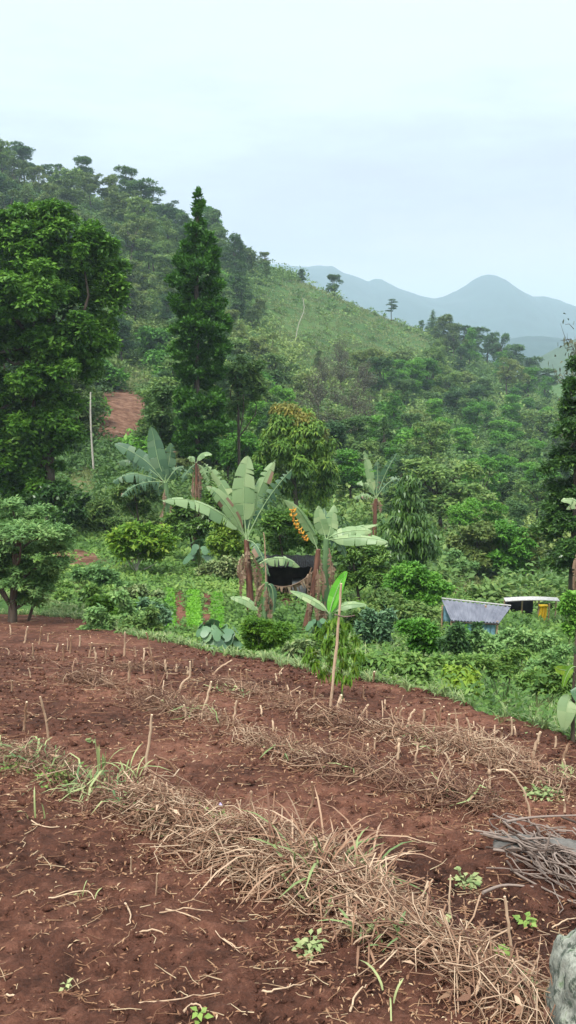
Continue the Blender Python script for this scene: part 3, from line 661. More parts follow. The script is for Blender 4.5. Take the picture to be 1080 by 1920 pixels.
# ------------------------------------------------------------------ banana plants
def banana_leaf(parent, o, p0, c, p1, w, face, rs, lm='banana', tear=.55, droopy=.16, name='leaf', petiole=.12, label=None, rib=.018, hue=.5):
    w = w * .88; tear = min(.95, tear * 1.7); mb = MB(); K = 40; t = np.linspace(0, 1, K)[:, None]; p0, c, p1 = map(lambda a: np.asarray(a, float), (p0, c, p1))
    P = (1 - t) ** 2 * p0 + 2 * t * (1 - t) * c + t * t * p1 + np.sin(t * 7 + rs.random() * 6) * w * .04 * np.array([.5, 1, .6]); T = nrm(np.gradient(P, axis=0)); S = nrm(np.cross(T, np.asarray(face, float))); N = np.cross(S, T)
    q = np.clip((t[:, 0] - petiole) / (1 - petiole), 0, 1); wd = w * .5 * np.sin(PI * np.clip(q, 0, 1) ** .8) ** .55; wd[q <= 0] = 0
    i0 = int(np.argmax(q > 0))
    for sd in (-1, 1):
        i = i0
        while i < K - 1:
            step = int(rs.integers(1, 4)) if rs.random() < tear else int(rs.integers(4, 9)); j = min(K - 1, i + step)
            idx = np.arange(i, j + 1); m = len(idx); sl = rs.normal() * .10 * (1 if tear > .2 else .3); dr = droopy + abs(rs.normal()) * tear * .5
            gap = np.linspace(1, -1, m) * (.75 if step < 4 else .4) * tear * np.linalg.norm(P[1] - P[0])
            rows = []
            for f in (0, .5, 1):
                off = S[idx] * sd * (wd[idx] * f * math.cos(dr))[:, None] + N[idx] * (wd[idx] * (.18 * f - dr * f * f))[:, None] + np.array([0, 0, -1.0]) * (wd[idx] * dr * f * f * .5)[:, None] + T[idx] * (gap * f + sl * wd[idx] * f)[:, None]
                rows.append(P[idx] + off)
            V = np.stack(rows, 1).reshape(-1, 3); F = []
            for a in range(m - 1):
                for b in range(2): F.append((a * 3 + b, a * 3 + b + 1, a * 3 + b + 4, a * 3 + b + 3))
            F = np.array(F); brown = rs.random() < .08 and tear > .3
            mb.add(V, F, 0, np.clip(hue + rs.normal() * .2, 0, 1)); mb.m[-1][1::2] = 2 if brown else 0; i = j
    tube(mb, P + N * .004, np.linspace(rib, rib * .25, K), 5, 1, cap=False)
    ob = mb.build(name, [LM[lm], LM['rib'] if lm != 'dead' else LM['dead'], LM['dead']], parent, o, smooth=True)
    if label: ob['label'] = label
    return ob

def banana(base, crownp, Y, lvs, label, r=.11, stem='pseudo', seed=0, group='banana plants in the garden', lm='banana', extra=None, name='banana_plant'):
    rs = np.random.default_rng(seed); b = pt(*base, Y); g = float(ground(b[0], Y)); o = np.array([b[0], Y, g]); root = empty(name, o, label, 'banana plant', group)
    top = pt(*crownp, Y); mb = MB(); sp = spline([o - [0, 0, .2], (o + top) / 2 + [rs.normal() * .03, 0, 0], top], 9)
    tube(mb, sp, np.linspace(r, r * .6, 9), 10, wob=.18, seed=seed)
    mb.build('pseudostem', LM[stem], root, o, smooth=True)
    for L in lvs:
        tip, ctl, w, face = L[:4]; kw = dict(L[4]) if len(L) > 4 else {}
        d0, d1 = kw.pop('dy', (0, 0)); st = kw.pop('start', None)
        p0 = pt(*st, Y) if st else top + [rs.normal() * .02, 0, -.03]
        banana_leaf(root, o, p0, pt(ctl[0], ctl[1], Y + d0), pt(tip[0], tip[1], Y + d1), w, face, rs, kw.pop('lm', lm), **kw)
    hh = top[2] - o[2]
    if r >= .08:
        for q in range(5):
            a = q * 1.3 + rs.random(); t_ = rs.uniform(.45, .95); s0 = sp[int(t_ * 8)] + [0, 0, 0]; out = np.array([math.cos(a), -abs(math.sin(a)), 0]) * (r + .02); ln = hh * rs.uniform(.25, .45)
            banana_leaf(root, o, s0 + out, s0 + out * 2.2 - [0, 0, ln * .4], s0 + out * 1.7 - [0, 0, ln], .16 + r * .5, (out[0], out[1] - .3, .1), rs, 'dead', tear=.5, droopy=.3, name='dead_leaf')
    return root, o, top, rs

CAM = (0, -1, .15); UPF = (0, -.55, 1); 
r1, o1, t1, rs1 = banana((470,1132), (462,1012), 24, [
 ((303,940), (392,918), .62, (.1,-.5,1), dict(dy=(-.3,-.8), tear=.25, droopy=.35, rib=.02)),
 ((383,868), (425,905), .45, (-.5,-1,.5), dict(dy=(.2,.3), tear=.45, droopy=.3)),
 ((385,912), (425,925), .42, (-.3,-.8,.8), dict(dy=(-.3,-.5), tear=.2, droopy=.15)),
 ((464,855), (452,930), .78, (0,-1,.1), dict(dy=(0,.1), tear=.2, droopy=.05, petiole=.22, rib=.024)),
 ((517,862), (480,910), .55, (.25,-1,.15), dict(dy=(.3,.5), tear=.4, petiole=.2)),
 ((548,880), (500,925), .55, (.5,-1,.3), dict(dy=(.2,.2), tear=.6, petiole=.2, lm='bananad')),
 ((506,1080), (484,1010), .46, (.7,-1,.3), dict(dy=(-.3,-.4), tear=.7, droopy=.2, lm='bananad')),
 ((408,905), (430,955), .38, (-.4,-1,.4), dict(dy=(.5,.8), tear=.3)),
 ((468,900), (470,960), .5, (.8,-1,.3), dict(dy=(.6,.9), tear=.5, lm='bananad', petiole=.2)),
 ((452,1128), (448,1060), .20, CAM, dict(lm='dead', tear=.8, start=(466,1030), name='dead_leaf')),
 ((486,1125), (492,1060), .20, CAM, dict(lm='dead', tear=.8, start=(470,1040), name='dead_leaf')),
 ((462,1122), (474,1080), .16, CAM, dict(lm='dead', tear=.8, start=(468,1050), name='dead_leaf')),
 ], 'tallest banana plant with wide pale leaves and a reddish brown stem', r=.12, stem='pseudob', seed=1)
pole('bamboo_pole', [(500,1075),(497,1030),(494,998)], 23.4, .022, 'thin pale pole stuck beside the tallest banana plant', 'pole', 'wood', seed=5)
banana((494,1168), (500,1092), 22, [
 ((512,1150), (516,1095), .30, CAM, dict(tear=.2, droopy=.5, lm='bananad')),
 ((562,1064), (522,1030), .42, (.2,-.8,1), dict(tear=.3, droopy=.4, lm='banana', start=(486,1058), dy=(.3,.3))),
 ((478,1140), (484,1100), .22, CAM, dict(tear=.5, lm='dead', name='dead_leaf')),
 ((497,1160), (512,1130), .2, CAM, dict(tear=.3, lm='bananad', droopy=.5)),
 ((432,1120), (462,1118), .34, (0,-.6,1), dict(tear=.15, droopy=.25, start=(490,1150), lm='banana')),
 ], 'short banana sucker with folded dark leaves right of the tallest plant', r=.08, stem='pseudo', seed=2)
r2, o2, t2, rs2 = banana((568,1208), (597,1030), 21, [
 ((532,938), (578,965), .34, (-.6,-1,.2), dict(tear=.15, droopy=.2, start=(597,1040), dy=(0,-.2))),
 ((512,1098), (560,1108), .34, (0,-.7,1), dict(lm='dead', tear=.9, droopy=.9, start=(600,1058), name='dead_leaf', label='dry brown drooping leaf with ragged hanging shreds', rib=.02)),
 ((585,1120), (592,1075), .2, CAM, dict(lm='dead', tear=.8, name='dead_leaf')),
 ((604,1110), (606,1070), .18, CAM, dict(lm='dead', tear=.8, name='dead_leaf')),
 ], 'leaning brown-stemmed banana plant carrying ripe orange fruit', r=.10, stem='pseudob', seed=3)
# fruit bunch of separate curved fingers in rings along a stalk
fbm_ = MB(); A = pt(597,1030,21) ; st = spline([pt(590,1000,20.9), pt(560,955,20.8), pt(548,958,20.7), pt(556,985,20.7), pt(574,1012,20.7)], 16)
tube(fbm_, st, .016, 6, 1)
for i in (7, 8, 9, 10, 11, 12, 13, 14, 15):
    for j in range(8):
        if rs2.random() < .1: continue
        a = j / 8 * 2 * PI + rs2.normal() * .3; rad = .05 * rs2.uniform(.6, 1.25); out = np.array([math.cos(a), math.sin(a), 0]); c0 = st[i] + out * .015 + rs2.normal(size=3) * .01
        tube(fbm_, spline([c0, c0 + out * rad + [0, 0, .01 * rs2.normal()], c0 + out * rad * 1.3 + [0, 0, .07 * rs2.uniform(.3, 1.1)]], 5), [.008, .016, .017, .014, .006], 6, 0, rs2.random())
fbm_.build('fruit_bunch', [LM['fruit'], LM['pseudo']], r2, o2, smooth=True)
banana((612,1175), (612,1010), 21.6, [
 ((597,948), (600,985), .42, (-.1,-1,.1), dict(tear=.15, petiole=.15)),
 ((627,946), (622,985), .44, (.1,-1,.1), dict(tear=.2, petiole=.15, dy=(0,.2))),
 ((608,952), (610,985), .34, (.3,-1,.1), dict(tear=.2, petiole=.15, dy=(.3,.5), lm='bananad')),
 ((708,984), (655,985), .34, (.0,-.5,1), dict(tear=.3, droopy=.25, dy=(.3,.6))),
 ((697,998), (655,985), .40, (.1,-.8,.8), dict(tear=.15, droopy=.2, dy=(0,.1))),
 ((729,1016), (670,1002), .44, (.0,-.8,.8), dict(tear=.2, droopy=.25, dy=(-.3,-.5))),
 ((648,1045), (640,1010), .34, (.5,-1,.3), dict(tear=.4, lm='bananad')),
 ], 'green-stemmed banana plant with two upright leaves and three drooping right', r=.12, stem='pseudo', seed=4)
banana((622,1205), (620,1150), 19.5, [
 ((651,1070), (628,1105), .32, (-.5,-1,.1), dict(tear=.03, lm='bananay', petiole=.04, droopy=-.1)),
 ((645,1078), (640,1120), .2, (.6,-1,.1), dict(tear=.03, lm='bananay', petiole=.04)),
 ((543,1108), (590,1120), .26, (0,-.7,1), dict(tear=.1, droopy=.2)),
 ((688,1136), (650,1122), .26, (0,-.7,1), dict(tear=.1, droopy=.2)),
 ], 'young banana plant with one bright fresh upright leaf beside the stake', r=.06, stem='pseudo', seed=5)
banana((318,985), (310,905), 37, [
 ((283,800), (292,850), .95, (-.2,-1,.1), dict(tear=.1, petiole=.05)), ((214,832), (265,845), .75, (-.1,-1,.6), dict(tear=.15)), ((218,868), (260,850), .65, (0,-.8,.8), dict(tear=.4, droopy=.3)),
 ((211,905), (250,872), .75, (.1,-.8,.8), dict(tear=.4, droopy=.35, dy=(-.5,-.8))), ((226,932), (265,892), .7, (.2,-.8,.7), dict(tear=.6, droopy=.3, dy=(-.8,-1.3))), ((322,830), (318,860), .7, (.3,-1,.1), dict(tear=.3)),
 ((345,880), (335,865), .6, (.3,-.8,.7), dict(tear=.5)), ((300,930), (290,910), .5, (.2,-1,.4), dict(tear=.5)), ((250,850), (280,850), .6, (0,-1,.5), dict(tear=.2, dy=(.6,1)))],
 'broad dark blue-green banana plant fanning left in front of the soil patch', r=.16, stem='pseudo', seed=6, lm='bananad')
banana((367,980), (368,868), 35, [
 ((398,852), (378,842), .4, (0,-.6,1), dict(tear=.1, droopy=.3)), ((352,860), (358,850), .36, (0,-.7,1), dict(tear=.2, droopy=.4)), ((340,905), (350,880), .4, (-.3,-1,.3), dict(tear=.6, lm='bananad')), ((392,905), (385,880), .4, (.3,-1,.3), dict(tear=.6)), ((372,935), (378,900), .3, CAM, dict(tear=.8, lm='dead', name='dead_leaf'))],
 'slim banana plant with a small flat cap of leaves behind the tallest one', r=.09, stem='pseudob', seed=7)
banana((705,1000), (705,935), 36, [
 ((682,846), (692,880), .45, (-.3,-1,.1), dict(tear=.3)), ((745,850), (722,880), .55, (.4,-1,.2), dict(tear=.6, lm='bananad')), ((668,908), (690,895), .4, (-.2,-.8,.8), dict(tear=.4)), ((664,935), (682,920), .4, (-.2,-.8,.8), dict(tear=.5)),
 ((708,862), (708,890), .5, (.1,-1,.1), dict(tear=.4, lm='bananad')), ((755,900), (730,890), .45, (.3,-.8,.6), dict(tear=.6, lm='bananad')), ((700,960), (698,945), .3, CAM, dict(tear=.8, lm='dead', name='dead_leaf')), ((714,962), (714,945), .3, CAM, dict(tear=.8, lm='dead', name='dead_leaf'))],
 'greyish banana plant with narrow upright leaves on the slope above the coffee shrubs', r=.12, stem='pseudob', seed=8)
banana((1095,1010), (1100,960), 22, [((1052,940), (1075,925), .35, (0,-.7,1), dict(tear=.3, droopy=.3)), ((1062,955), (1082,930), .3, (0,-.7,1), dict(tear=.3, droopy=.5)), ((1150,900), (1120,900), .4, (0,-.7,1))], 'banana plant at the right edge showing only drooping leaf tips', r=.1, seed=9)

# ------------------------------------------------------------------ hut behind the bananas
DARKW = plainmat('dark_wood', (.03,.02,.016), (.07,.05,.04), 4); TARP = plainmat('dark_tarpaulin', (.010,.011,.012), (.025,.025,.027), 3, rough=.9, spec=.1)
h0 = pt(545, 1112, 27.5); hz = float(ground(h0[0], h0[1])); hx = h0[0]; top = pt(545, 1052, 27.5)[2]
root = empty('garden_hut', (hx, 27.5, hz), 'low dark open hut half hidden behind the banana plants', 'hut')
o = np.array([hx, 27.5, hz])
mb = MB(); box(mb, (hx - .82, 27.95, hz), (hx + .72, 28.0, top - .05)); mb.build('back_wall', DARKW, root, o)
for sx in (-.82, .72):
    mb = MB(); box(mb, (hx + sx - .02, 26.9, hz), (hx + sx + .02, 27.93, top - .06)); mb.build('side_wall', DARKW, root, o)
for sx in (-.78, .68):
    mb = MB(); tube(mb, [(hx + sx, 26.85, hz - .1), (hx + sx, 26.85, top)], .035, 7); mb.build('post', LM['bark'], root, o, smooth=True)
mb = MB(); nx = 25
for i in range(nx):
    a = -.95 + i * 1.8 / nx; z0 = top + .02 * math.sin(i * 1.3); box(mb, (hx + a, 26.7, z0), (hx + a + .068, 28.2, z0 + .03))
mb.build('roof', TARP, root, o)
mb = MB(); box(mb, (hx + .05, 27.0, hz + .02), (hx + .5, 27.5, hz + .66)); mb.build('crate', plainmat('grey_plastic', (.10,.11,.11), (.2,.21,.21), 3), None, (0,0,0))
tag(bpy.data.objects['crate'], 'grey box standing inside the dark garden hut', 'crate')
# tall banana seen as dark gap left of the hut
# ------------------------------------------------------------------ shed with grey corrugated roof, canopy, yellow cloth
ROOF = plainmat('fibre_cement', (.11,.115,.15), (.21,.215,.26), 5, stretch=(1, .3, 1), rough=.7, dist=.01, spec=.4); WHITE = plainmat('white_edge', (.34,.33,.33), (.55,.53,.51), 12, bmp=0)
BLUE = plainmat('blue_board', (.16,.34,.42), (.30,.52,.62), 6)
c_bl = pt(828,1124,24.4); c_br = pt(958,1138,24.4); c_fr = pt(936,1168,22.6); c_fl = pt(846,1163,22.6)
sg = float(ground(1.0 * (c_fl[0] + c_fr[0]) / 2, 23)); o = np.array([(c_fl[0] + c_fr[0]) / 2, 23.4, sg])
root = empty('shed', o, 'low shed with a grey corrugated roof and pale blue walls among the shrubs', 'shed')
mb = MB(); na, nb = 60, 8; a = np.linspace(0, 1, na)[:, None]; b = np.linspace(0, 1, nb)[None, :, None]
Pm = (c_bl * (1 - a) + c_br * a)[:, None] * (1 - b) + (c_fl * (1 - a) + c_fr * a)[:, None] * b; Pm[..., 2] += (np.sin(np.linspace(0, 1, na) * 2 * PI * 15) * .018)[:, None]
grid(mb, Pm[..., 0], Pm[..., 1], Pm[..., 2]); grid(mb, Pm[::-1, :, 0], Pm[::-1, :, 1], Pm[::-1, :, 2] - .012)
mb.build('roof', ROOF, root, o, smooth=True)
mb = MB(); tube(mb, [c_bl + [0, .02, .035], c_br + [0, .02, .035]], .022, 6); mb.build('roof_edge', WHITE, root, o)
mb = MB(); tube(mb, [c_fl + [0, -.02, -.04], c_fr + [0, -.02, -.04]], .02, 6); mb.build('front_beam', DARKW, root, o)
mb = MB(); nbp = 9
for i in range(nbp):
    x0 = c_fl[0] + .05 + (c_fr[0] - c_fl[0] - .1) * i / nbp; x1 = x0 + (c_fr[0] - c_fl[0] - .1) / nbp - .012; box(mb, (x0, 22.75, sg), (x1, 22.78, c_fl[2] - .10), r=i / nbp)
mb.build('wall', BLUE, root, o)
mb = MB(); box(mb, (c_fl[0] + .05, 24.2, sg), (c_fr[0] - .05, 24.23, c_fl[2] - .10)); mb.build('back_wall', BLUE, root, o)
for sx in (c_fl[0] + .03, c_fr[0] - .03):
    for yy in (22.68, 24.12):
        mb = MB(); tube(mb, [(sx, yy, sg - .1), (sx, yy, c_fl[2] - .05)], .03, 6); mb.build('post', LM['wood'], root, o)
# canopy
k0 = pt(948,1127,30); k1 = pt(1050,1127,30); kg = float(ground(k0[0] + .8, 30)); o = np.array([(k0[0] + k1[0]) / 2, 30, kg]); root = empty('canopy', o, 'long thin pale canopy over a dark shelter right of the grey roof', 'canopy')
mb = MB(); V = []
for i in range(13):
    t = i / 12; p = k0 * (1 - t) + k1 * t; V.append([p + [0, -.0, .05 * math.sin(t * 3)], p + [0, .32, .03 + .05 * math.sin(t * 3)], p + [0, .32, .01 + .05 * math.sin(t * 3)], p + [0, 0, -.025 + .05 * math.sin(t * 3)]])
V = np.array(V); 
for q in range(4): grid(mb, V[:, [q, (q + 1) % 4], 0], V[:, [q, (q + 1) % 4], 1], V[:, [q, (q + 1) % 4], 2])
mb.build('canopy_sheet', WHITE, root, o)
for t in (.02, .35, .66, .98):
    p = k0 * (1 - t) + k1 * t; mb = MB(); tube(mb, [(p[0], 30.3, kg - .1), (p[0], 30.3, p[2])], .03, 6); mb.build('post', LM['wood'], root, o)
mb = MB(); box(mb, (k0[0] + .2, 30.45, kg), (k0[0] + 1.15, 30.95, k0[2] - .12)); mb.build('dark_panel', TARP, root, o)
# yellow cloth on a post
yp = pt(1030, 1134, 28.5); yg = float(ground(yp[0], 28.5)); o = np.array([yp[0], 28.5, yg]); mb = MB(); tube(mb, [(yp[0], 28.5, yg - .1), (yp[0], 28.5, yp[2] + .05)], .025, 7)
tag(mb.build('wooden_post', LM['wood'], None, o), 'thin wooden post beside the yellow cloth under the canopy', 'post')
a = pt(1012,1136,28.4); b = pt(1023,1178,28.4); mb = MB(); t = np.linspace(0, 1, 12)[:, None]; v = np.linspace(0, 1, 14)[None]
Xc = a[0] + (b[0] - a[0]) * t + v * .02 * np.sin(9 * v); Yc = 28.4 + .035 * np.sin(t * 17 + v * 2) ; Zc = a[2] + (b[2] - a[2]) * v + 0 * t
grid(mb, Xc + 0 * Zc, Yc + 0 * Zc, Zc); grid(mb, (Xc + 0 * Zc)[::-1], (Yc + .03 + 0 * Zc)[::-1], Zc[::-1]); box(mb, (a[0] - .02, 28.36, a[2] - .03), (b[0] + .03, 28.48, a[2] + .03))
tag(mb.build('hanging_cloth', plainmat('yellow_cloth', (.62,.38,.015), (.80,.52,.03), 5, bmp=.2), None, ((a[0] + b[0]) / 2, 28.4, b[2])), 'narrow bright yellow cloth hanging near the right end of the canopy', 'cloth')

# ------------------------------------------------------------------ garden plants
def taro(px, py, Y, n, size, label, seed, lm='taro', h=.5, name='taro_plant'):
    rs = np.random.default_rng(seed); b = pt(px, py, Y); g = float(ground(b[0], Y)); o = np.array([b[0], Y, g]); root = empty(name, o, label, 'plant')
    sb = MB(); lb = MB()
    for i in range(n):
        a = i / n * 2 * PI * 1.6 + rs.normal() * .3; out = np.array([math.cos(a), math.sin(a), 0]); reach = rs.uniform(.15, .5) * size * 1.6; hh = h * rs.uniform(.45, 1.15)
        top = o + out * reach + [0, 0, hh]; tube(sb, spline([o + out * .03, o + out * reach * .5 + [0, 0, hh * .7], top], 6), np.linspace(.016, .008, 6), 5, cap=False)
        # heart-shaped blade hanging outwards
        tip = nrm(out * .8 + np.array([0, 0, -.75]) + rs.normal(size=3) * .15); nn = nrm(out * .6 + np.array([0, -.3, 1.0]) + rs.normal(size=3) * .2); sd = nrm(np.cross(tip, nn)); nn = np.cross(sd, tip); s = size * rs.uniform(.7, 1.15)
        ang = np.linspace(-PI, PI, 19)[:-1]; rad = s * (.36 + .30 * np.cos(ang / 1.0) ** 2 * (np.cos(ang) > 0) * 1.0 + .12 * (np.cos(ang) <= 0) * np.abs(np.sin(ang * 1.0)))
        ring = top + np.outer(rad * np.cos(ang), tip) + np.outer(rad * np.sin(ang) * .85, sd) - np.outer((rad / s) ** 2 * s * .22, nn)
        f = [(0, j + 1, (j + 1) % 18 + 1) for j in range(18)]; lb.add(np.vstack([top[None], ring]), f, 0, np.clip(rs.normal() * .2 + .5, 0, 1))
    sb.build('stalk', LM['stem'], root, o, smooth=True); lb.build('leaf', LM[lm], root, o, smooth=True); 
    for c_ in root.children: c_.name = 'leaf_cluster' if c_.name.startswith('leaf') else 'stalks'
    return root
taro(395, 1215, 16.6, 22, .32, 'dark blue-green taro clump at the field edge below the seedling beds', 1, h=.75)
taro(432, 1200, 17.5, 12, .30, 'smaller taro clump just right of the dark blue-green one', 2, h=.6)
taro(375, 1035, 32, 12, .55, 'big-leaved dark plant behind the garden under the banana leaf', 3, h=1.0)
taro(595, 1210, 19, 10, .3, 'taro plant tucked at the base of the leaning banana stem', 4, h=.6)
taro(770, 1075, 27, 8, .45, 'pale blue-green big-leaved plant on the shrubs left of the shed', 5, h=1.3)

def leafbush(px, pbase, Y, blobs, n, L, W, lm, label, seed, name='bush', cat='bush', **kw):
    return near_tree(name, (px, pbase), Y, blobs, n, L, W, 6, lm, label, cat=cat, trunkr=.025, seed=seed, limbs=6, bark='stem', **kw)
leafbush(500,1235,15.2,[(480,1175,26,18),(515,1190,26,18),(490,1205,34,18),(530,1185,16,14),(470,1195,16,18)],1500,.10,.035,'yellowg','yellow-green feathery bush at the field edge below the banana sucker',70,hue=.45)
leafbush(868,1300,11.6,[(850,1262,16,12),(878,1265,18,12),(862,1278,26,14),(888,1285,14,12)],500,.10,.05,'yellowg','bright yellow low bush at the field edge on the right',71,hue=.95,droop=.4)
for i, (px, py, Y, w, h, lm, lab) in enumerate([
 (165,1150,24,30,26,'weed','spindly weed shrub behind the left end of the field'), (215,1190,18.5,34,42,'feather','pale loose shrub at the back edge of the field'), (260,1195,18,24,30,'under','small green shrub right of the pale loose shrub'),
 (190,1105,27,30,20,'feather','low pale shrub in the left garden'), (285,1175,19,14,24,'taro','thin grey-green stem plant left of the seedling beds'), (120,1135,26,26,18,'weed','low green bush right of the feathery corner tree'),
 (660,1200,20,30,26,'under','green bush behind the tall bamboo stake'), (705,1195,18,30,24,'taro','blue-green bush right of the bamboo stake'), (800,1215,16.5,34,24,'hillg','dense fresh green bush in the thicket left of the shed'),
 (860,1230,15.5,12,34,'hilld','narrow dark upright bush in front of the shed wall'), (935,1222,20,22,20,'feather','pale shrub against the right corner of the shed'), (848,1218,20,12,14,'weed','small green shrub at the left corner of the shed wall'), (205,1150,22,26,16,'yellowg','thin yellowish weed shrub in the left garden'), (150,1120,27,22,12,'grass','pale low shrub on the brown patch of the left garden'), (245,1130,25,22,14,'grass','pale weedy shrub below the small forked tree'), (300,1150,22,14,16,'feather','loose light shrub left of the soil strips'), (415,1075,30,26,14,'grass','pale shrub under the long left banana leaf'), (790,1270,13,36,20,'weed','leafy dark bush hugging the field edge left of the yellow bush'), (720,1260,13.6,26,16,'weed','low leafy bush at the field edge right of the seedling tree'),
 (1050,1265,14,30,26,'feather','pale layered shrub under the dark right-hand tree'), (985,1215,17,30,14,'feather','pale feathery shrub right of the shed'), (940,1260,13,36,22,'weed','green shrub in the thicket below the shed'), (1010,1290,11.5,34,20,'weed','leafy shrub near the right end of the field edge'),
 (895,1228,18,30,18,'feather','pale loose shrub half covering the blue shed wall'), (1072,1185,20,14,40,'hillg','leafy shrub at the foot of the dark right-hand tree'), (640,1225,17.5,24,14,'weed','low weeds-like bush left of the seedling tree base'), (560,1235,16,20,14,'grass','tufted green bush between the yellow-green bush and the seedling tree')]):
    rs = np.random.default_rng(200 + i); bl = [(px + rs.normal() * w * .75, py - h * 1.75 * rs.random() ** 1.5, w * rs.uniform(.18, .45), h * rs.uniform(.15, .42)) for _ in range(15)]
    leafbush(px, py, Y, bl, 900, .006 * Y + .02, .0032 * Y + .008, lm, lab, 200 + i, name='shrub', cat='shrub', under=.45)

# seedling tree with drooping leaves at the bamboo stake
def droop_tree():
    rs = np.random.default_rng(9); Y = 8.9; b = onfield(642, 1310); Y = b[1]; o = np.array([b[0], Y, float(ground(*b))]); root = empty('mango_sapling', o, 'young sapling with hanging yellow-green leaves beside the bamboo stake', 'sapling')
    mb = MB(); top = pt(628, 1150, Y); tube(mb, spline([o - [0, 0, .05], (o + top) / 2 + [.02, 0, 0], top], 8), np.linspace(.014, .006, 8), 6)
    tips = [(632,1158),(612,1172),(645,1185),(618,1195),(600,1180),(650,1170),(665,1195),(585,1215),(610,1210),(655,1215),(635,1190),(672,1225),(590,1240),(620,1235),(645,1240),(665,1250),(605,1258),(632,1262),(652,1268),(622,1165),(640,1215),(575,1228)]
    LB = MB()
    for (a, b_) in tips:
        e_ = pt(a, b_, Y + rs.normal() * .12); t_ = rs.uniform(.25, .95); s_ = o * (1 - t_) + top * t_; s_[2] = min(s_[2], e_[2] + .02)
        tube(mb, spline([s_, (s_ + e_) / 2 + [0, 0, .03], e_], 5), np.linspace(.006, .003, 5), 5, cap=False)
        k = 34; an = rs.uniform(0, 2 * PI, k); D = np.stack([np.cos(an) * .5, np.sin(an) * .5, -np.ones(k) * rs.uniform(.6, 1.5, k)], 1); B = e_ + rs.normal(size=(k, 3)) * .022
        N = np.stack([np.cos(an), np.sin(an) - .3, np.ones(k) * 1.1], 1); leaves(LB, B, D, N, rs.uniform(.08, .16, k), rs.uniform(.022, .036, k), np.clip(.55 + (0.3 if b_ > 1225 or a < 600 else 0) * rs.random() + rs.normal(size=k) * .2, 0, 1))
    mb.build('stem', LM['stem'], root, o, smooth=True); LB.build('foliage', LM['yellowg'], root, o)
droop_tree()

# plant with one big leaf at the right edge
b = onfield(1076, 1392); o = np.array([b[0], b[1], float(ground(*b))]); root = empty('large_leaved_plant', o, 'dark-stemmed plant with one large pale leaf at the right edge', 'plant'); mb = MB()
tube(mb, spline([o - [0, 0, .05], pt(1074,1340,b[1]), pt(1078,1240,b[1]), pt(1082,1180,b[1])], 8), np.linspace(.022, .01, 8), 7); mb.build('stem', LM['bark'], root, o, smooth=True)
for (c0, c1, w_, lmn) in (((1072,1310),(1058,1370),.20,'banana'), ((1078,1260),(1040,1250),.10,'yellowg'), ((1078,1285),(1095,1330),.16,'taro'), ((1080,1230),(1100,1190),.14,'taro'), ((1080,1250),(1055,1290),.08,'yellowg')):
    banana_leaf(root, o, pt(*c0, b[1]), pt((c0[0] + c1[0]) / 2 - 3, c0[1] - 2, b[1] - .06), pt(*c1, b[1] - .08), w_, (-.2, -1, .3), np.random.default_rng(4), lm=lmn, tear=.02, droopy=.1, rib=.004)

# seedling beds: two bright crop rows and the soil strips
rs = np.random.default_rng(31)
for px, w, lab in ((361, 10, 'bright green seedling bed between two brown soil strips'), (315, 7, 'paler seedling bed left of the brown strip'), (406, 8, 'short green seedling bed right of the second brown strip')):
    n = 1700; PXs = px + rs.uniform(-w, w, n); Yb = np.exp(rs.uniform(math.log(20.5), math.log(26.5), n)); X = (PXs - 540) / FP * Yb / 1.0 * 1.03; Zb = ground(X, Yb) + .05
    mb = MB(); leaves(mb, np.stack([X, Yb, Zb], 1), rs.normal(size=(n, 3)) * [.8, .8, .3] + [0, 0, .6], rs.normal(size=(n, 3)) * .3 + [0, -.2, 1], .13, .07, rs.random(n) * .7 + (.15 if px == 361 else -.05))
    tag(mb.build('seedling_bed', LM['crop']), lab, 'crop bed', 'seedling beds in the garden')
mb = MB()
for px, w in ((336, 13), (387, 10)):
    pxs = np.linspace(px - w, px + w, 7)[:, None] + 0 * np.linspace(0, 1, 30)[None]; Yb = np.exp(np.linspace(math.log(20.5), math.log(26.5), 30))[None] + 0 * pxs; X = (pxs - 540) / FP * Yb * 1.03
    grid(mb, X, Yb, ground(X, Yb) + .05 - .06 * ((pxs - px) / w) ** 2 + .03 * fbm(X * 3, Yb * 3, 2, 3))
tag(mb.build('soil_strips', SOIL, smooth=True), kind='structure')

# ground cover of the garden and the bank (stuff)
rg = np.random.default_rng(61); n = 90000
px = rg.uniform(-120, 1200, n); Yg = np.exp(rg.uniform(math.log(6.5), math.log(48), n)); X = (px - 540) / FP * Yg * 1.03; e = edged(X, Yg); Z = ground(X, Yg); qx, qy = pix(X, Yg, Z); br = zone(qx, qy, BARE)
strip = ((np.abs(qx - 336) < 8 + rg.normal(size=len(qx)) * 4) | (np.abs(qx - 387) < 5 + rg.normal(size=len(qx)) * 4) | (np.abs(qx - 362) < 11)) & (Yg > 20.3) & (Yg < 26.7)
dens = .55 + fbm(X * .5, Yg * .4, 3, 63) * 1.6
keep = (e < rg.normal(size=n) * .10 - .05) & (rg.random(n) > br * 1.1) & ~strip & (rg.random(n) < dens + (px > 430) * .35)
X, Yg, Z, px = X[keep], Yg[keep], Z[keep], px[keep]; n = len(X); tall = (.25 + .75 * sstep(450, 750, px)) * (1 - .6 * sstep(22, 40, Yg)); K = 3
B = np.repeat(np.stack([X, Yg, Z], 1), K, 0); B[:, 2] += rg.random(n * K) ** 1.3 * np.repeat(tall, K) * .55; B[:, :2] += rg.normal(size=(n * K, 2)) * .05
L = .0045 * np.repeat(Yg, K) + .05
mb = MB(); leaves(mb, B, rg.normal(size=B.shape) * [1, 1, .4] + [0, 0, .3], rg.normal(size=B.shape) * .4 + [0, -.2, 1], L * rg.uniform(.7, 1.4, n * K), L * .5, np.clip(.45 + np.repeat(fbm(X * .8, Yg * .6, 3, 66), K) * 1.3 + rg.normal(size=n * K) * .15, 0, 1))
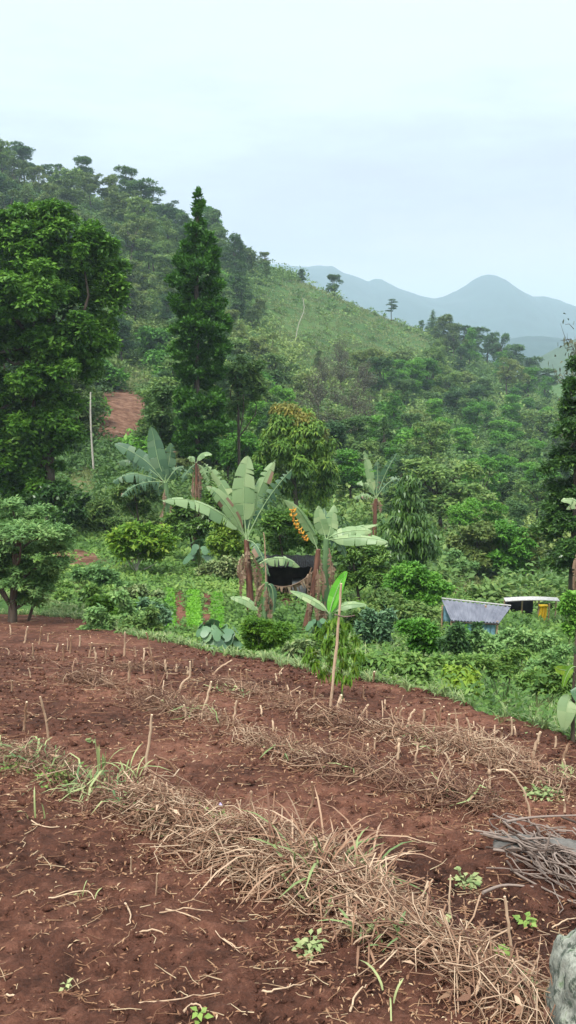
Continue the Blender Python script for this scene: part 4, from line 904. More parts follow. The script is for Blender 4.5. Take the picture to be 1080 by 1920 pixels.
tag(mb.build('ground_cover', LM['weed']), 'low green weeds covering the garden and the bank beyond the field', 'weeds', kind='stuff')

def blades(mb, centers, k, h, rs, w=.008, lean=.5, hue=.5):
    """arching grass blades around each centre"""
    C = np.repeat(np.asarray(centers, float), k, 0); n = len(C); a = rs.uniform(0, 2 * PI, n); out = np.stack([np.cos(a), np.sin(a), 0 * a], 1); hh = h * rs.uniform(.5, 1.2, n)[:, None]; ln = lean * rs.uniform(.3, 1.4, n)[:, None]
    C = C + out * .03 * rs.random((n, 1)); pts = np.stack([C + out * ln * hh * (t ** 1.7) + np.array([0, 0, 1.0]) * hh * (t - .62 * ln * t ** 2.6) for t in np.linspace(0, 1, 6)], 1)
    strands(mb, pts, w * rs.uniform(.7, 1.3, n), 0, np.clip(hue + rs.normal(size=n) * .2, 0, 1), flat=True)
rg = np.random.default_rng(63)
n = 2400; pxg = rg.uniform(630, 1160, n); Yg = rg.uniform(7.2, 19, n); X = (pxg - 540) / FP * Yg * 1.03; e = edged(X, Yg); Z = ground(X, Yg); dn = fbm(X * .6, Yg * .6, 2, 91)
k_ = (e < -.12) & (dn > -.10); mb = MB(); k2 = k_ & (Yg < 11.5); blades(mb, np.stack([X, Yg, Z], 1)[k2], 13, .5, rg, .010, .8, .6); k2 = k_ & (Yg >= 11.5); blades(mb, np.stack([X, Yg, Z], 1)[k2], 11, .62, rg, .011, .7, .5)
tag(mb.build('elephant_grass', LM['grass']), 'tall arching blue-green grass on the bank right of the sapling', 'grass', kind='stuff')
n = 5000; X = rg.uniform(-14, 5, n); e0 = np.interp(X, EX, EY); Yg = e0 + rg.normal(size=n) * .35 + .45; Z = ground(X, Yg)
mb = MB(); blades(mb, np.stack([X, Yg, Z], 1), 8, .20, rg, .006, .7, .45); tag(mb.build('edge_grass', LM['grass']), 'short green grass fringe along the far edge of the red field', 'grass', kind='stuff')

# ------------------------------------------------------------------ stakes in the field
def stake(pts, r, label, seed, name='wooden_stake', forks=(), cap=False, group=None, mat='wood', hue=None, cat='stake', lift=0):
    rs = np.random.default_rng(seed); bx, Y = onfield(*pts[0]); r *= np.interp(Y, [4, 9], [.62, 1.15]); g = float(ground(bx, Y)); o = np.array([bx, Y, g])
    P = [o - [0, 0, .06]]; off = 0
    for a in pts[1:]:
        off += rs.normal() * .02; q = pt(a[0], a[1], Y + off); P.append(q)
    mb = MB(); S = spline(P, max(8, 4 * len(P))); S[1:-1] += rs.normal(size=(len(S) - 2, 3)) * r * .22; K = len(S); h = rs.uniform(.15, 1.15) if hue is None else hue
    tube(mb, S, np.linspace(r, r * .72, K), 7, 0, h, wob=.45, seed=seed, capmat=1)
    for (a, b_) in forks:
        q = pt(a, b_, Y + rs.normal() * .03); s_ = S[K // 2 + int(rs.integers(-1, 2))]; tube(mb, spline([s_, (s_ + q) / 2 + rs.normal(size=3) * r, q], 5), np.linspace(r * .7, r * .45, 5), 6, 0, h, wob=.3, capmat=1)
    if cap:                                                # swollen knot at the top
        t_ = S[-1]; tube(mb, [t_ - [0, 0, r * 2.4], t_ - [0, 0, r * 1.2], t_ + [0, 0, r * .5], t_ + [0, 0, r * 1.5]], [r * .8, r * 1.35, r * 1.4, r * .7], 8, 0, wob=.4, seed=seed)
    return tag(mb.build(name, [LM[mat], LM['cut']], None, o, smooth=True), label, cat, group)
GS = 'cut stems standing in the red field'
ST = [
 ([(44,1372),(47,1345),(50,1316)], .014, [(62,1342)], 'forked pale stake leftmost in the field, beside a taller one'),
 ([(95,1416),(88,1360),(75,1306)], .013, [(97,1344)], 'tall leaning stake with a side twig left of the straw heap'),
 ([(268,1453),(279,1400),(285,1340)], .014, [], 'tall slim stake rising behind the grassy straw heap'),
 ([(335,1497),(334,1462),(318,1430),(290,1416)], .013, [], 'hooked stem arching left above the straw heap'),
 ([(401,1516),(404,1490),(412,1470)], .011, [], 'short curved stake at the back of the straw heap'),
 ([(240,1288),(242,1264),(243,1241)], .018, [], 'stout pale stake in the left middle of the field'),
 ([(330,1306),(342,1282),(356,1268),(356,1240)], .014, [], 'kinked stake bending upright behind the brown straw heap'),
 ([(378,1341),(388,1310),(396,1278)], .014, [], 'leaning stake just right of the kinked one'),
 ([(435,1366),(440,1340),(444,1314)], .013, [], 'straight stake in the second straw row'),
 ([(295,1283),(289,1252),(274,1186)], .012, [(307,1230),(276,1222)], 'branched twiggy stem behind the left brown heap'),
 ([(393,1266),(412,1252),(435,1238)], .012, [], 'low slanting stem near the far field edge'),
 ([(630,1348),(634,1325),(640,1303)], .016, [], 'pale stake at the foot of the sapling'),
 ([(587,1312),(590,1296),(594,1280)], .014, [(603,1285)], 'short forked stake left of the bamboo stake'),
 ([(675,1351),(682,1334),(691,1320)], .013, [], 'pale leaning stake just right of the sapling'),
 ([(729,1366),(736,1345),(743,1327)], .013, [], 'leaning stake, first of a pair in the right middle'),
 ([(763,1361),(769,1345),(777,1331)], .013, [], 'leaning stake, second of a pair in the right middle'),
 ([(790,1386),(793,1358),(796,1331)], .016, [(800,1352)], 'palest upright stake above the grass tuft on the third row'),
 ([(840,1388),(841,1362),(842,1339)], .015, [], 'upright pale stake right of the palest one'),
 ([(881,1401),(882,1368),(875,1346)], .012, [(888,1352)], 'Y-shaped stake in the third straw row'),
 ([(941,1393),(941,1378),(941,1365)], .014, [], 'short stub behind the yellow straw pile'),
 ([(996,1423),(1005,1396),(1014,1372)], .016, [], 'thick pale stake slanting right of the yellow straw pile'),
 ([(1051,1441),(1058,1415),(1067,1393)], .015, [], 'slanting stake close to the right edge'),
 ([(647,1431),(651,1400),(657,1367)], .012, [], 'brown thin stake in the middle between straw rows'),
 ([(745,1427),(747,1405),(748,1388)], .014, [], 'stake with a pale swollen knob in the middle right'),
 ([(776,1437),(780,1415),(784,1396)], .011, [], 'thin stake right of the knobbed one'),
 ([(838,1463),(845,1438),(834,1412)], .012, [(850,1436)], 'elbow-bent stake on the second straw row'),
 ([(918,1492),(918,1468),(917,1447)], .014, [], 'stake with a double pale knob near the brush pile'),
 ([(994,1534),(988,1500),(972,1466),(955,1447),(930,1444)], .012, [], 'long arched stem bowing left above the brush pile'),
 ([(565,1547),(575,1525),(586,1506),(585,1466)], .013, [], 'bent stem standing behind the tall dry clump'),
 ([(882,1486),(882,1464),(881,1445)], .010, [], 'thin twig at the right end of the second row'),
 ([(965,1832),(956,1755),(946,1681)], .012, [], 'long thin stake in the bare soil at lower right'),
 ([(841,1737),(843,1685),(845,1641)], .008, [], 'very thin dark twig left of the long lower-right stake'),
 ([(473,1532),(472,1505),(471,1486)], .010, [], 'seed-headed stalk on top of the straw heap'),
 ([(245,1637),(245,1607)], .008, [], 'small peg just below the straw heap on the left'),
 ([(291,1682),(295,1638)], .008, [], 'small peg below the straw heap, right of the first peg'),
]
for i, (p, r, fk, lab) in enumerate(ST):
    stake(p, r, lab, 300 + i, forks=fk, cap=lab.find('knob') >= 0 or lab.find('seed-headed') >= 0)
SMALL = [(118,1240,118,1208),(61,1235,61,1207),(131,1225,132,1192),(44,1205,52,1175),(72,1207,78,1175),(232,1232,234,1185),(253,1232,252,1212),(310,1260,309,1237),(427,1272,431,1255),(461,1280,462,1255),(388,1250,386,1232),(89,1202,89,1187),(148,1212,150,1192),(213,1243,214,1231),
 (681,1312,681,1287),(698,1281,702,1259),(825,1352,815,1331),(959,1380,959,1345),(967,1385,964,1362),(20,1190,18,1172),(105,1222,108,1206),(165,1232,172,1205),(180,1240,176,1214),(196,1236,199,1216),(268,1240,270,1216),(203,1228,206,1208),(330,1262,331,1245),(352,1268,350,1250),(505,1300,507,1278),(540,1305,538,1284),(560,1318,563,1296),
 (720,1330,722,1312),(898,1400,899,1380),(1040,1405,1042,1380),(1010,1395,1007,1376),(300,1500,303,1470),(1058,1530,1057,1500),(490,1345,488,1322),(512,1378,511,1350),(620,1395,618,1372),(700,1405,703,1384),(810,1420,807,1398),(866,1440,870,1418),(20,1300,23,1276)]
for i, (a, b_, c_, d_) in enumerate(SMALL):
    far = b_ < 1290
    stake([(a, b_), ((a + c_) / 2 + 1, (b_ + d_) / 2), (c_, d_)], .016 if far else .011, 'short cut stem among many in the far left part of the red field' if far and a < 480 else 'short cut stem among many along the far edge of the red field' if far else 'short thin cut stem among the straw rows', 500 + i, name='cut_stem', group=GS, cat='cut stem')
rq = np.random.default_rng(404)
for i in range(46):
    a = rq.uniform(-20, 1075); lo = np.interp(a, [0, 330, 640, 900, 1080], [1185, 1225, 1290, 1350, 1410]); b_ = lo + rq.random() * np.interp(a, [0, 400, 1080], [85, 130, 110]); hh = rq.uniform(12, 34) * np.interp(b_, [1200, 1500], [.8, 1.3])
    stake([(a, b_), (a + rq.normal() * 2, b_ - hh / 2), (a + rq.normal() * 4.5, b_ - hh)], rq.uniform(.006, .012), 'short cut stem among many scattered over the back half of the red field', 1000 + i, name='cut_stem', group=GS, cat='cut stem')
# bamboo stake with its tie
s_ = stake([(618,1342),(630,1220),(640,1094)], .016, 'tallest straight bamboo stake standing left of the sapling', 900, name='bamboo_stake', hue=.75)
bx, Y = onfield(618,1342); mb = MB(); q0 = pt(627, 1152, Y - .03); q1 = pt(665, 1154, Y - .02)
tube(mb, spline([q0, (q0 + q1) / 2 - [0, 0, .02], q1], 5), .008, 5); tag(mb.build('cross_twig', LM['twig'], None, q0), 'small dark twig tied across the tall bamboo stake', 'twig')

# ------------------------------------------------------------------ straw heaps
def strawheap(path, width, height, n, label, seed, long=.38, r=.0035, green=.0, hue=.5, lie=.2, name='straw_heap', group='heaps and rows of dry pulled stems'):
    n = int(n * (.38 if seed == 4 else 1.0 if seed < 5 else .45 if seed in (7, 9) else .6)); width *= .7; height *= .75 if seed < 5 else .6; green *= .35 if seed > 1 else 1; hue -= .04
    rs = np.random.default_rng(seed); pw = np.array([onfield(*p) for p in path]); t = rs.random(n) * (len(pw) - 1); i = np.clip(t.astype(int), 0, len(pw) - 2); w = (t - i)[:, None]
    c = pw[i] * (1 - w) + pw[i + 1] * w; seg = pw[i + 1] - pw[i]; dirn = seg / np.linalg.norm(seg, axis=1, keepdims=True)
    sel = vnoise(t * 2.1 + seed * 5, 0 * t, 19) > rs.random(n) * .8; t = t[sel]; i = i[sel]; w = w[sel]; c = c[sel]; seg = seg[sel]; dirn = dirn[sel]; n = len(t)
    tt = t / (len(pw) - 1); clump = .45 + 1.1 * vnoise(t * 1.7 + seed, 0 * t, seed); wloc = width * (.5 + .6 * vnoise(t * 2.3, 0 * t + 3, seed)) * np.sin(PI * np.clip(tt * .96 + .02, 0, 1)) ** .35
    off = np.clip(rs.normal(size=n) * .42, -1.1, 1.1); nx = np.stack([-dirn[:, 1], dirn[:, 0]], 1); xy = c + nx * (off * wloc)[:, None]
    hz = height * clump * np.exp(-(off / .55) ** 2) * rs.random(n) ** .8
    a = np.arctan2(dirn[:, 1], dirn[:, 0]) + rs.normal(size=n) * .9; L = long * rs.uniform(.35, 1.2, n)
    d = np.stack([np.cos(a), np.sin(a), rs.normal(size=n) * lie], 1); ctr = np.stack([xy[:, 0], xy[:, 1], ground(xy[:, 0], xy[:, 1]) + hz + .012], 1)
    ks = np.linspace(-.5, .5, 6); bend = nrm(rs.normal(size=(n, 3)) + [0, 0, .5]) * (L * rs.uniform(.05, .6, n))[:, None]
    P = np.stack([ctr + d * (L * k)[:, None] + bend * (.25 - k * k) * 1.6 + rs.normal(size=(n, 3)) * (L * .05)[:, None] for k in ks], 1)
    gz = ground(P[..., 0], P[..., 1]) + .006; P[..., 2] = np.maximum(P[..., 2], gz)
    rad = r * .85 * rs.uniform(.5, 1.7, n) ; mb = MB(); g = rs.random(n) < green
    strands(mb, P[~g], rad[~g], 0, np.clip(hue + rs.normal(size=(~g).sum()) * .27, 0, 1))
    if g.any(): strands(mb, P[g], rad[g] * 1.8, 1, rs.random(g.sum()), flat=True)
    # crumpled dry leaves
    m = int(n * .8); j = rs.integers(0, n, m); leaves(mb, ctr[j] + rs.normal(size=(m, 3)) * [.05, .05, .012], rs.normal(size=(m, 3)) * [1, 1, .35], rs.normal(size=(m, 3)) * .5 + [0, 0, 1], rs.uniform(.03, .09, m), rs.uniform(.008, .026, m), np.clip(hue - .12 + rs.normal(size=m) * .25, 0, 1), 0, fold=.4)
    o = np.array([*pw[len(pw) // 2], float(ground(*pw[len(pw) // 2]))])
    return tag(mb.build(name, [LM['straw'], LM['grass']], None, o), label, 'straw heap', group)
strawheap([(-30,1425),(60,1440),(160,1480),(250,1520),(320,1560)], .42, .16, 2700, 'mixed brown straw heap with green weeds at the left, behind bare soil', 1, .36, .0032, .14, .42)
strawheap([(270,1530),(350,1570),(430,1605),(520,1620),(600,1640)], .40, .19, 2300, 'pale tangled straw heap in the lower middle of the field', 2, .52, .0042, .03, .62)
strawheap([(480,1640),(580,1665),(670,1700),(740,1745)], .30, .16, 1500, 'golden straw heap at the foot of the tall dry clump', 3, .45, .0045, .02, .68)
strawheap([(720,1740),(800,1790),(880,1835),(960,1885),(1030,1950)], .26, .09, 1800, 'flat trail of grey-brown straw running to the bottom right', 4, .50, .0040, .03, .58)
strawheap([(120,1275),(190,1290),(280,1315),(330,1340)], .55, .15, 1300, 'reddish brown straw heap in the left middle of the field', 5, .55, .005, .0, .32)
strawheap([(300,1330),(380,1352),(470,1392),(560,1425),(620,1450)], .40, .07, 1300, 'thin straw row stretching right from the reddish brown heap', 6, .45, .0045, .06, .5)
strawheap([(600,1440),(690,1462),(780,1488),(860,1508),(935,1532)], .42, .12, 1800, 'dark brown straw row in the right middle with twigs', 7, .50, .0045, .05, .36)
strawheap([(400,1288),(470,1305),(560,1335),(640,1362),(720,1380)], .55, .06, 1300, 'thin reddish straw row passing the foot of the bamboo stake', 8, .5, .006, .02, .4)
strawheap([(700,1378),(780,1395),(860,1410),(930,1432),(1010,1470),(1100,1505)], .50, .10, 1800, 'pale straw row reaching the right edge', 9, .5, .005, .03, .6)
strawheap([(880,1405),(930,1425),(985,1440)], .30, .13, 600, 'yellow straw pile left of the thick slanting stake', 10, .45, .005, .02, .82)
strawheap([(405,1298),(440,1302),(470,1306)], .25, .10, 250, 'grey-green withered heap near the far field edge', 11, .3, .005, .5, .4)
strawheap([(30,1235),(120,1245),(220,1250),(300,1255)], .8, .03, 600, 'scattered red straw around the stems at the far left', 12, .4, .006, .0, .3)

# tall dry clump rising from the golden heap
rs = np.random.default_rng(55); 
def dryclump(px, py, n, h, spread, label, seed, green=.15, lean=.6, hue=.65, name='dry_grass_clump', w=.0045):
    rs = np.random.default_rng(seed); b = onfield(px, py); o = np.array([b[0], b[1], float(ground(*b))]); C = o + rs.normal(size=(n, 3)) * [spread, spread * .6, 0]; C[:, 2] = ground(C[:, 0], C[:, 1]); mb = MB()
    g = int(n * green); blades(mb, C[g:], 1, h, rs, w, lean, hue)
    if g:
        q = MB(); q.n = 0; blades(q, C[:g], 1, h, rs, w * 1.3, lean, .5)
        for v_, f_, r_ in zip(q.v, q.f, q.r): mb.add(v_, f_, 1, r_)
    return tag(mb.build(name, [LM['straw'], LM['grass']], None, o), label, 'grass clump')
dryclump(590, 1655, 85, .47, .15, 'tallest dry grass clump with arched pale blades in the lower middle', 1, .10, .9, .6)
dryclump(655, 1665, 90, .30, .11, 'grey-green drooping grass clump right of the tallest dry one', 2, .45, 1.15, .6)
dryclump(500, 1630, 70, .28, .13, 'dry grass clump left of the tallest one', 3, .08, 1.2)
dryclump(700, 1770, 90, .20, .09, 'short brown grass clump at the right end of the golden heap', 4, .2, .8, .45)
dryclump(190, 1490, 60, .22, .14, 'mixed weedy clump inside the left straw heap', 5, .6, .8, .4)

def greenplant(px, py, h, label, seed, kind='blade', n=10, w=.010, name='green_weed', lm='grass', lean=.5, spread=.02, hue=.6):
    rs = np.random.default_rng(seed); b = onfield(px, py); o = np.array([b[0], b[1], float(ground(*b))]); mb = MB()
    if kind == 'blade': w *= .55; hue = .85; blades(mb, o + rs.normal(size=(n, 3)) * [spread, spread, 0] + [0, 0, .02], 1, h, rs, w, lean, hue)
    else:
        m = n * 4; a = rs.uniform(0, 2 * PI, m); hh = rs.random(m) * h; C = o + np.stack([np.cos(a), np.sin(a), 0 * a], 1) * (rs.random((m, 1)) * spread) + np.stack([0 * a, 0 * a, hh + .02], 1)
        leaves(mb, C, np.stack([np.cos(a), np.sin(a), rs.normal(size=m) * .3 + .1], 1), rs.normal(size=(m, 3)) * .3 + [0, -.3, 1], w * 4 * rs.uniform(.7, 1.2, m), w * 2.6, np.clip(hue + rs.normal(size=m) * .15, 0, 1))
        for q in range(m): tube(mb, [o, (o + C[q]) / 2 + [0, 0, .008], C[q]], [.0015, .0015, .001], 4, 0, .3, cap=False)
    return tag(mb.build(name, LM[lm], None, o), label, 'weed')
greenplant(192, 1462, .30, 'upright broad-bladed green grass in the left straw heap', 1, n=7, w=.014, lean=.12)
greenplant(240, 1470, .26, 'spreading green blades beside the upright ones', 2, n=16, w=.010, lean=.9, spread=.08)
greenplant(70, 1540, .2, 'long single green blade at the left of the straw heap', 3, n=5, w=.009, lean=.5)
greenplant(158, 1690, .10, 'tiny green grass tuft alone on the lower left soil', 4, n=6, w=.006, lean=.5)
greenplant(115, 1470, .05, 'leafy green weed on the left straw heap', 5, 'leaf', 22, .010, lm='weed', spread=.20)
greenplant(40, 1450, .05, 'leafy green weed at the left end of the straw heap', 6, 'leaf', 18, .010, lm='weed', spread=.16)
greenplant(375, 1545, .10, 'bright green broad leaf cluster in the pale straw heap', 7, 'leaf', 8, .012, lm='weed', spread=.05, hue=.8)
greenplant(400, 1565, .06, 'green weed patch below the bright leaf cluster', 8, 'leaf', 22, .009, lm='weed', spread=.16)
greenplant(870, 1655, .03, 'small pale weed on bare soil left of the brush pile', 9, 'leaf', 9, .010, lm='grass', spread=.08, hue=.8)
greenplant(818, 1765, .03, 'light green round-leaved weed at the top of the straw trail', 10, 'leaf', 14, .011, lm='grass', spread=.09, hue=.85)
greenplant(925, 1820, .05, 'bright green weed in the straw trail', 11, 'leaf', 12, .010, lm='weed', spread=.06, hue=.9)
greenplant(985, 1885, .05, 'pale leafy weed near the lichen rock', 12, 'leaf', 14, .011, lm='grass', spread=.08, hue=.8)
greenplant(1062, 1912, .05, 'vivid green weed at the base of the lichen rock', 13, 'leaf', 10, .009, lm='weed', spread=.05, hue=1)
greenplant(580, 1775, .03, 'flat green weed below the golden heap', 14, 'leaf', 10, .009, lm='grass', spread=.08, hue=.8)
greenplant(795, 1396, .12, 'green grass tuft under the palest upright stake', 15, n=26, w=.008, lean=.9, spread=.06)
greenplant(985, 1735, .03, 'tiny green seedling right of the long lower-right stake', 16, 'leaf', 4, .009, lm='weed', spread=.03, hue=.9)
greenplant(1025, 1497, .03, 'small green weed row near the right edge', 17, 'leaf', 14, .010, lm='grass', spread=.16, hue=.6)
greenplant(735, 1885, .10, 'single curved green leaf lying at the bottom', 18, n=3, w=.008, lean=1.6)
greenplant(170, 1400, .03, 'little green sprout on soil above the left straw heap', 19, 'leaf', 5, .009, lm='grass', spread=.04, hue=.6)
greenplant(1072, 1470, .14, 'grassy green tuft at the right edge of the field', 20, n=20, w=.008, lean=.7, spread=.06)
greenplant(375, 1918, .03, 'small green leaf at the bottom of the picture', 21, 'leaf', 2, .009, lm='weed', spread=.02, hue=.9)
greenplant(125, 1853, .02, 'tiny pale sprout at the lower left', 22, 'leaf', 2, .007, lm='grass', spread=.015, hue=1)
# little violet flower
b = onfield(415, 1535); o = np.array([b[0], b[1], float(ground(*b)) + .10]); mb = MB(); a = np.arange(6) / 6 * 2 * PI; leaves(mb, np.repeat(o[None], 6, 0), np.stack([np.cos(a), np.sin(a) - .2, 0 * a + .4], 1), np.tile([0, -.5, 1.0], (6, 1)), .018, .012, .5); tube(mb, [o - [0, 0, .12], o], .002, 4, 1)
tag(mb.build('violet_flower', [plainmat('violet_petal', (.45,.36,.65), (.62,.55,.8), 20, bmp=0), LM['stem']], None, o), 'tiny pale violet flower in the straw heap', 'flower')

# ------------------------------------------------------------------ litter on the soil
rl = np.random.default_rng(71); n = 34000; Y = np.exp(rl.uniform(math.log(2.2), math.log(22), n)); px = rl.uniform(-150, 1250, n); X = (px - 540) / FP * Y * 1.05
k_ = (edged(X, Y) > .1) & (rl.random(n) < .22 + .95 * np.exp(-(rowd(X, Y) / .5) ** 2) + np.maximum(fbm(X * .9, Y * .9, 3, 72), 0) * 1.4); X, Y = X[k_], Y[k_]; n = len(X); Z = ground(X, Y) + .015 * (Y < 99)
C = np.stack([X, Y, Z], 1); mb = MB(); sz = (.012 + .0028 * Y)
leaves(mb, C + [0, 0, .006], rl.normal(size=(n, 3)) * [1, 1, .12], rl.normal(size=(n, 3)) * .35 + [0, 0, 1], sz * rl.uniform(.5, 1.8, n), sz * .38, np.clip(rl.normal(size=n) * .28 + .2, 0, 1), fold=.35)
m = 2600; j = rl.integers(0, n, m); a = rl.uniform(0, PI, m); L = rl.uniform(.04, .2, m) * (.6 + Y[j] * .09); d = np.stack([np.cos(a), np.sin(a) , 0 * a], 1)
P = np.stack([C[j] + d * (L * t)[:, None] + rl.normal(size=(m, 3)) * (L * .07)[:, None] for t in (-.5, -.2, .15, .5)], 1); P[..., 2] = ground(P[..., 0], P[..., 1]) + .012 + np.abs(rl.normal(size=P.shape[:2])) * .008
strands(mb, P, .0016 + .00035 * Y[j], 0, np.clip(rl.normal(size=m) * .25 + .55, 0, 1))
tag(mb.build('plant_litter', LM['litter']), 'dry leaf crumbs and straw bits scattered over the red soil', 'litter', kind='stuff')
# sharp crumbs and clods of the tilled soil
n = 30000; Y = np.exp(rl.uniform(math.log(2.1), math.log(15), n)); px = rl.uniform(-150, 1250, n); X = (px - 540) / FP * Y * 1.05; k_ = (edged(X, Y) > .05) & (rl.random(n) < .45 + fbm(X * 1.3, Y * 1.3, 3, 75) * 1.8); X, Y = X[k_], Y[k_]; n = len(X); s0 = (.0028 + .0011 * Y) * (.6 + rl.exponential(.7, n).clip(0, 3.5)); C = np.stack([X, Y, ground(X, Y) + .012 + .2 * s0], 1)
O6 = np.array([(1,0,0),(0,1,0),(-1,0,0),(0,-1,0),(0,0,1),(0,0,-1)], float); V = C[:, None] + (O6[None] * rl.uniform(.5, 1.3, (n, 6, 1)) + rl.normal(size=(n, 6, 3)) * .22) * s0[:, None, None] * np.array([1, 1, .75])
F8 = np.array([(0,1,4),(1,2,4),(2,3,4),(3,0,4),(1,0,5),(2,1,5),(3,2,5),(0,3,5)]); mb = MB(); mb.add(V, (np.arange(n)[:, None, None] * 6 + F8[None]).reshape(-1, 3), 0, .5)
tag(mb.build('soil_crumbs', SOIL), 'small crumbs and clods of red soil over the field', 'soil crumbs', kind='stuff')
# larger loose twigs lying on the soil
TW = [((310,1712),(370,1728),(415,1765),(460,1792)),((420,1765),(440,1780),(465,1778)),((60,1545),(90,1560),(150,1550)),((255,1755),(290,1752),(312,1755)),((230,1880),(330,1878),(410,1862)),((345,1900),(365,1890),(390,1908)),((490,1865),(520,1868),(570,1848)),((580,1805),(600,1808),(615,1806)),((300,1720),(350,1714),(400,1712)),((90,1690),(160,1680),(185,1705)),((235,1700),(245,1725),(240,1742)),((540,1860),(550,1835)),((608,1570),(625,1585),(640,1600)),((780,1715),(808,1722)),((270,1288),(310,1300),(350,1318)),((430,1385),(445,1388),(460,1387)),((500,1590),(540,1610),(560,1650)),((640,1545),(680,1600),(700,1640)),((0,1385),(15,1390)),((1035,1740),(1060,1730),(1085,1722)),((330,1630),(350,1640),(385,1640)),((700,1650),(730,1668),(735,1700)),((655,1900),(670,1870),(690,1850)),((10,1870),(30,1875),(35,1880))]
for i, p in enumerate(TW):
    rs = np.random.default_rng(800 + i); w_ = [onfield(*q) for q in p]; P = np.array([[a, b_, float(ground(a, b_)) + .014 + .012 * (1 if 0 < k < len(w_) - 1 else 0)] for k, (a, b_) in enumerate(w_)]); S = spline(P, 10) + rs.normal(size=(10, 3)) * .003; mb = MB(); tube(mb, S, np.linspace(.0045, .002, 10) * rs.uniform(.7, 1.3), 6, 0, rs.uniform(.5, 1), wob=.4, seed=i)
    tag(mb.build('fallen_twig', LM['wood'], None, P[0]), 'pale dry twig lying loose on the bare red soil', 'twig', 'loose twigs on the soil')

# ------------------------------------------------------------------ brush pile, rocks
rp = np.random.default_rng(91)
for i in range(88):
    t = rp.random(); cx = 955 + 150 * rp.random(); cy = 1590 + (cx - 955) * .30 + rp.normal() * 24 + 6
    cxx, cyy = onfield(cx, cy); a = math.radians(-70 + rp.normal() * 14) if rp.random() < .8 else rp.uniform(0, PI); L = rp.uniform(.22, .62); hgt = abs(rp.normal()) * .035 + .01
    d = np.array([math.cos(a), math.sin(a)]); ks = np.linspace(-.5, .5, 7); P = []
    bd = rp.normal() * .08
    for k in ks:
        x = cxx + d[0] * L * k - d[1] * bd * (.25 - k * k) * 3; y = cyy + d[1] * L * k + d[0] * bd * (.25 - k * k) * 3; P.append([x, y, float(ground(x, y)) + .012 + hgt + k * rp.normal() * .02])
    P = np.array(P); P[1:-1] += rp.normal(size=(5, 3)) * .006; mb = MB(); r = rp.uniform(.003, .0085); tube(mb, P, np.linspace(r, r * .5, 7), 6, 0, rp.uniform(.2, 1), wob=.3, seed=i)
    if rp.random() < .35: tube(mb, [P[4], P[4] + [d[0] * .08 - d[1] * .04, d[1] * .08 + d[0] * .04, .03]], [r * .6, r * .3], 5, 0, .6)
    tag(mb.build('branch', LM['twig'], None, P[3]), 'grey dry branch in the brush pile at the right edge', 'branch', 'dry branches heaped at the right edge')
for i, (pp, lab) in enumerate(((([948,1576],[1000,1570],[1082,1566]), 'longest pale branch lying across the top of the brush pile'), (([1018,1620],[1025,1595],[1032,1568]), 'upright pale stick poking out of the brush pile'), (([905,1680],[945,1665],[1000,1672]), 'curved pale branch along the front of the brush pile'))):
    w_ = [onfield(*q) for q in pp]; P = np.array([[a, b_, float(ground(a, b_)) + .13] for a, b_ in w_]) if i != 1 else np.array([[w_[0][0], w_[0][1], float(ground(*w_[0])) + .06], pt(1025,1590,w_[0][1]), pt(1032,1560,w_[0][1])])
    if i == 2: P[:, 2] -= .10
    mb = MB(); tube(mb, spline(P, 8), np.linspace(.009, .005, 8), 6, 0, 1.0, wob=.3); tag(mb.build('branch', LM['twig'], None, P[0]), lab, 'branch', 'dry branches heaped at the right edge')

def rock(px, py, size, label, seed, mat, squash=.6, lift=0, name='rock', n=40):
    b = onfield(px, py); o = np.array([b[0], b[1], float(ground(*b)) + lift]); th, ph = np.meshgrid(np.linspace(0, 2 * PI, n * 2), np.linspace(0, PI, n), indexing='ij')
    d = np.stack([np.cos(th) * np.sin(ph), np.sin(th) * np.sin(ph), np.cos(ph)], -1)
    q = np.maximum(np.abs(d[..., 0]), np.maximum(np.abs(d[..., 1]), np.abs(d[..., 2])))
    r = 1 / (q ** .2) * .95 + fbm(d[..., 0] * 1.6 + seed * 3 + d[..., 2], d[..., 1] * 1.6 + d[..., 2] * 1.3, 4, seed) * .5; r[-1] = r[0]
    r[:, 0] = r[:, 0].mean(); r[:, -1] = r[:, -1].mean()
    V = d * r[..., None] * np.array(size); mb = MB(); grid(mb, V[::-1, :, 0] + o[0], V[::-1, :, 1] + o[1], V[::-1, :, 2] + o[2]); return tag(mb.build(name, mat, None, o, smooth=True), label, 'rock')
def lichen():
    m, nt, nd, lk, b = newmat('lichen_stone'); n1 = noise(nd, lk, 9, 6, .7); n2 = noise(nd, lk, 26, 5, .65)
    c = ramp(nd, lk, n1, [(.36, (.09,.10,.085)), (.46, (.20,.205,.17)), (.56, (.33,.335,.28)), (.66, (.13,.19,.09))])
    mx = nd.new('ShaderNodeMix'); mx.data_type = 'RGBA'; lk.new(ramp(nd, lk, n2, [(.52, (0,0,0)), (.60, (1,1,1))]), mx.inputs[0]); lk.new(c, mx.inputs['A']); mx.inputs['B'].default_value = (.06,.075,.055,1)
    lk.new(mx.outputs['Result'], b.inputs['Base Color']); b.inputs['Roughness'].default_value = .9; bump(nd, lk, b, n2, .7, .02); return m
GREYR = plainmat('grey_stone', (.085,.078,.072), (.19,.175,.16), 9, dist=.015)
rock(1100, 1930, (.155, .22, .30), 'large grey rock mottled with pale green lichen in the bottom right corner', 3, lichen(), lift=.06)
rock(975, 1588, (.18, .11, .065), 'flat grey stone under the left end of the brush pile', 5, GREYR)
rock(1058, 1600, (.15, .10, .075), 'grey stone half buried by the brush pile at the right edge', 6, GREYR)
rock(935, 1568, (.05, .04, .025), 'small pale stone at the tip of the brush pile', 7, plainmat('pale_stone', (.25,.24,.2), (.45,.42,.38), 14))
rock(955, 1550, (.05, .04, .025), 'small brown stone behind the flat grey stone', 8, GREYR)

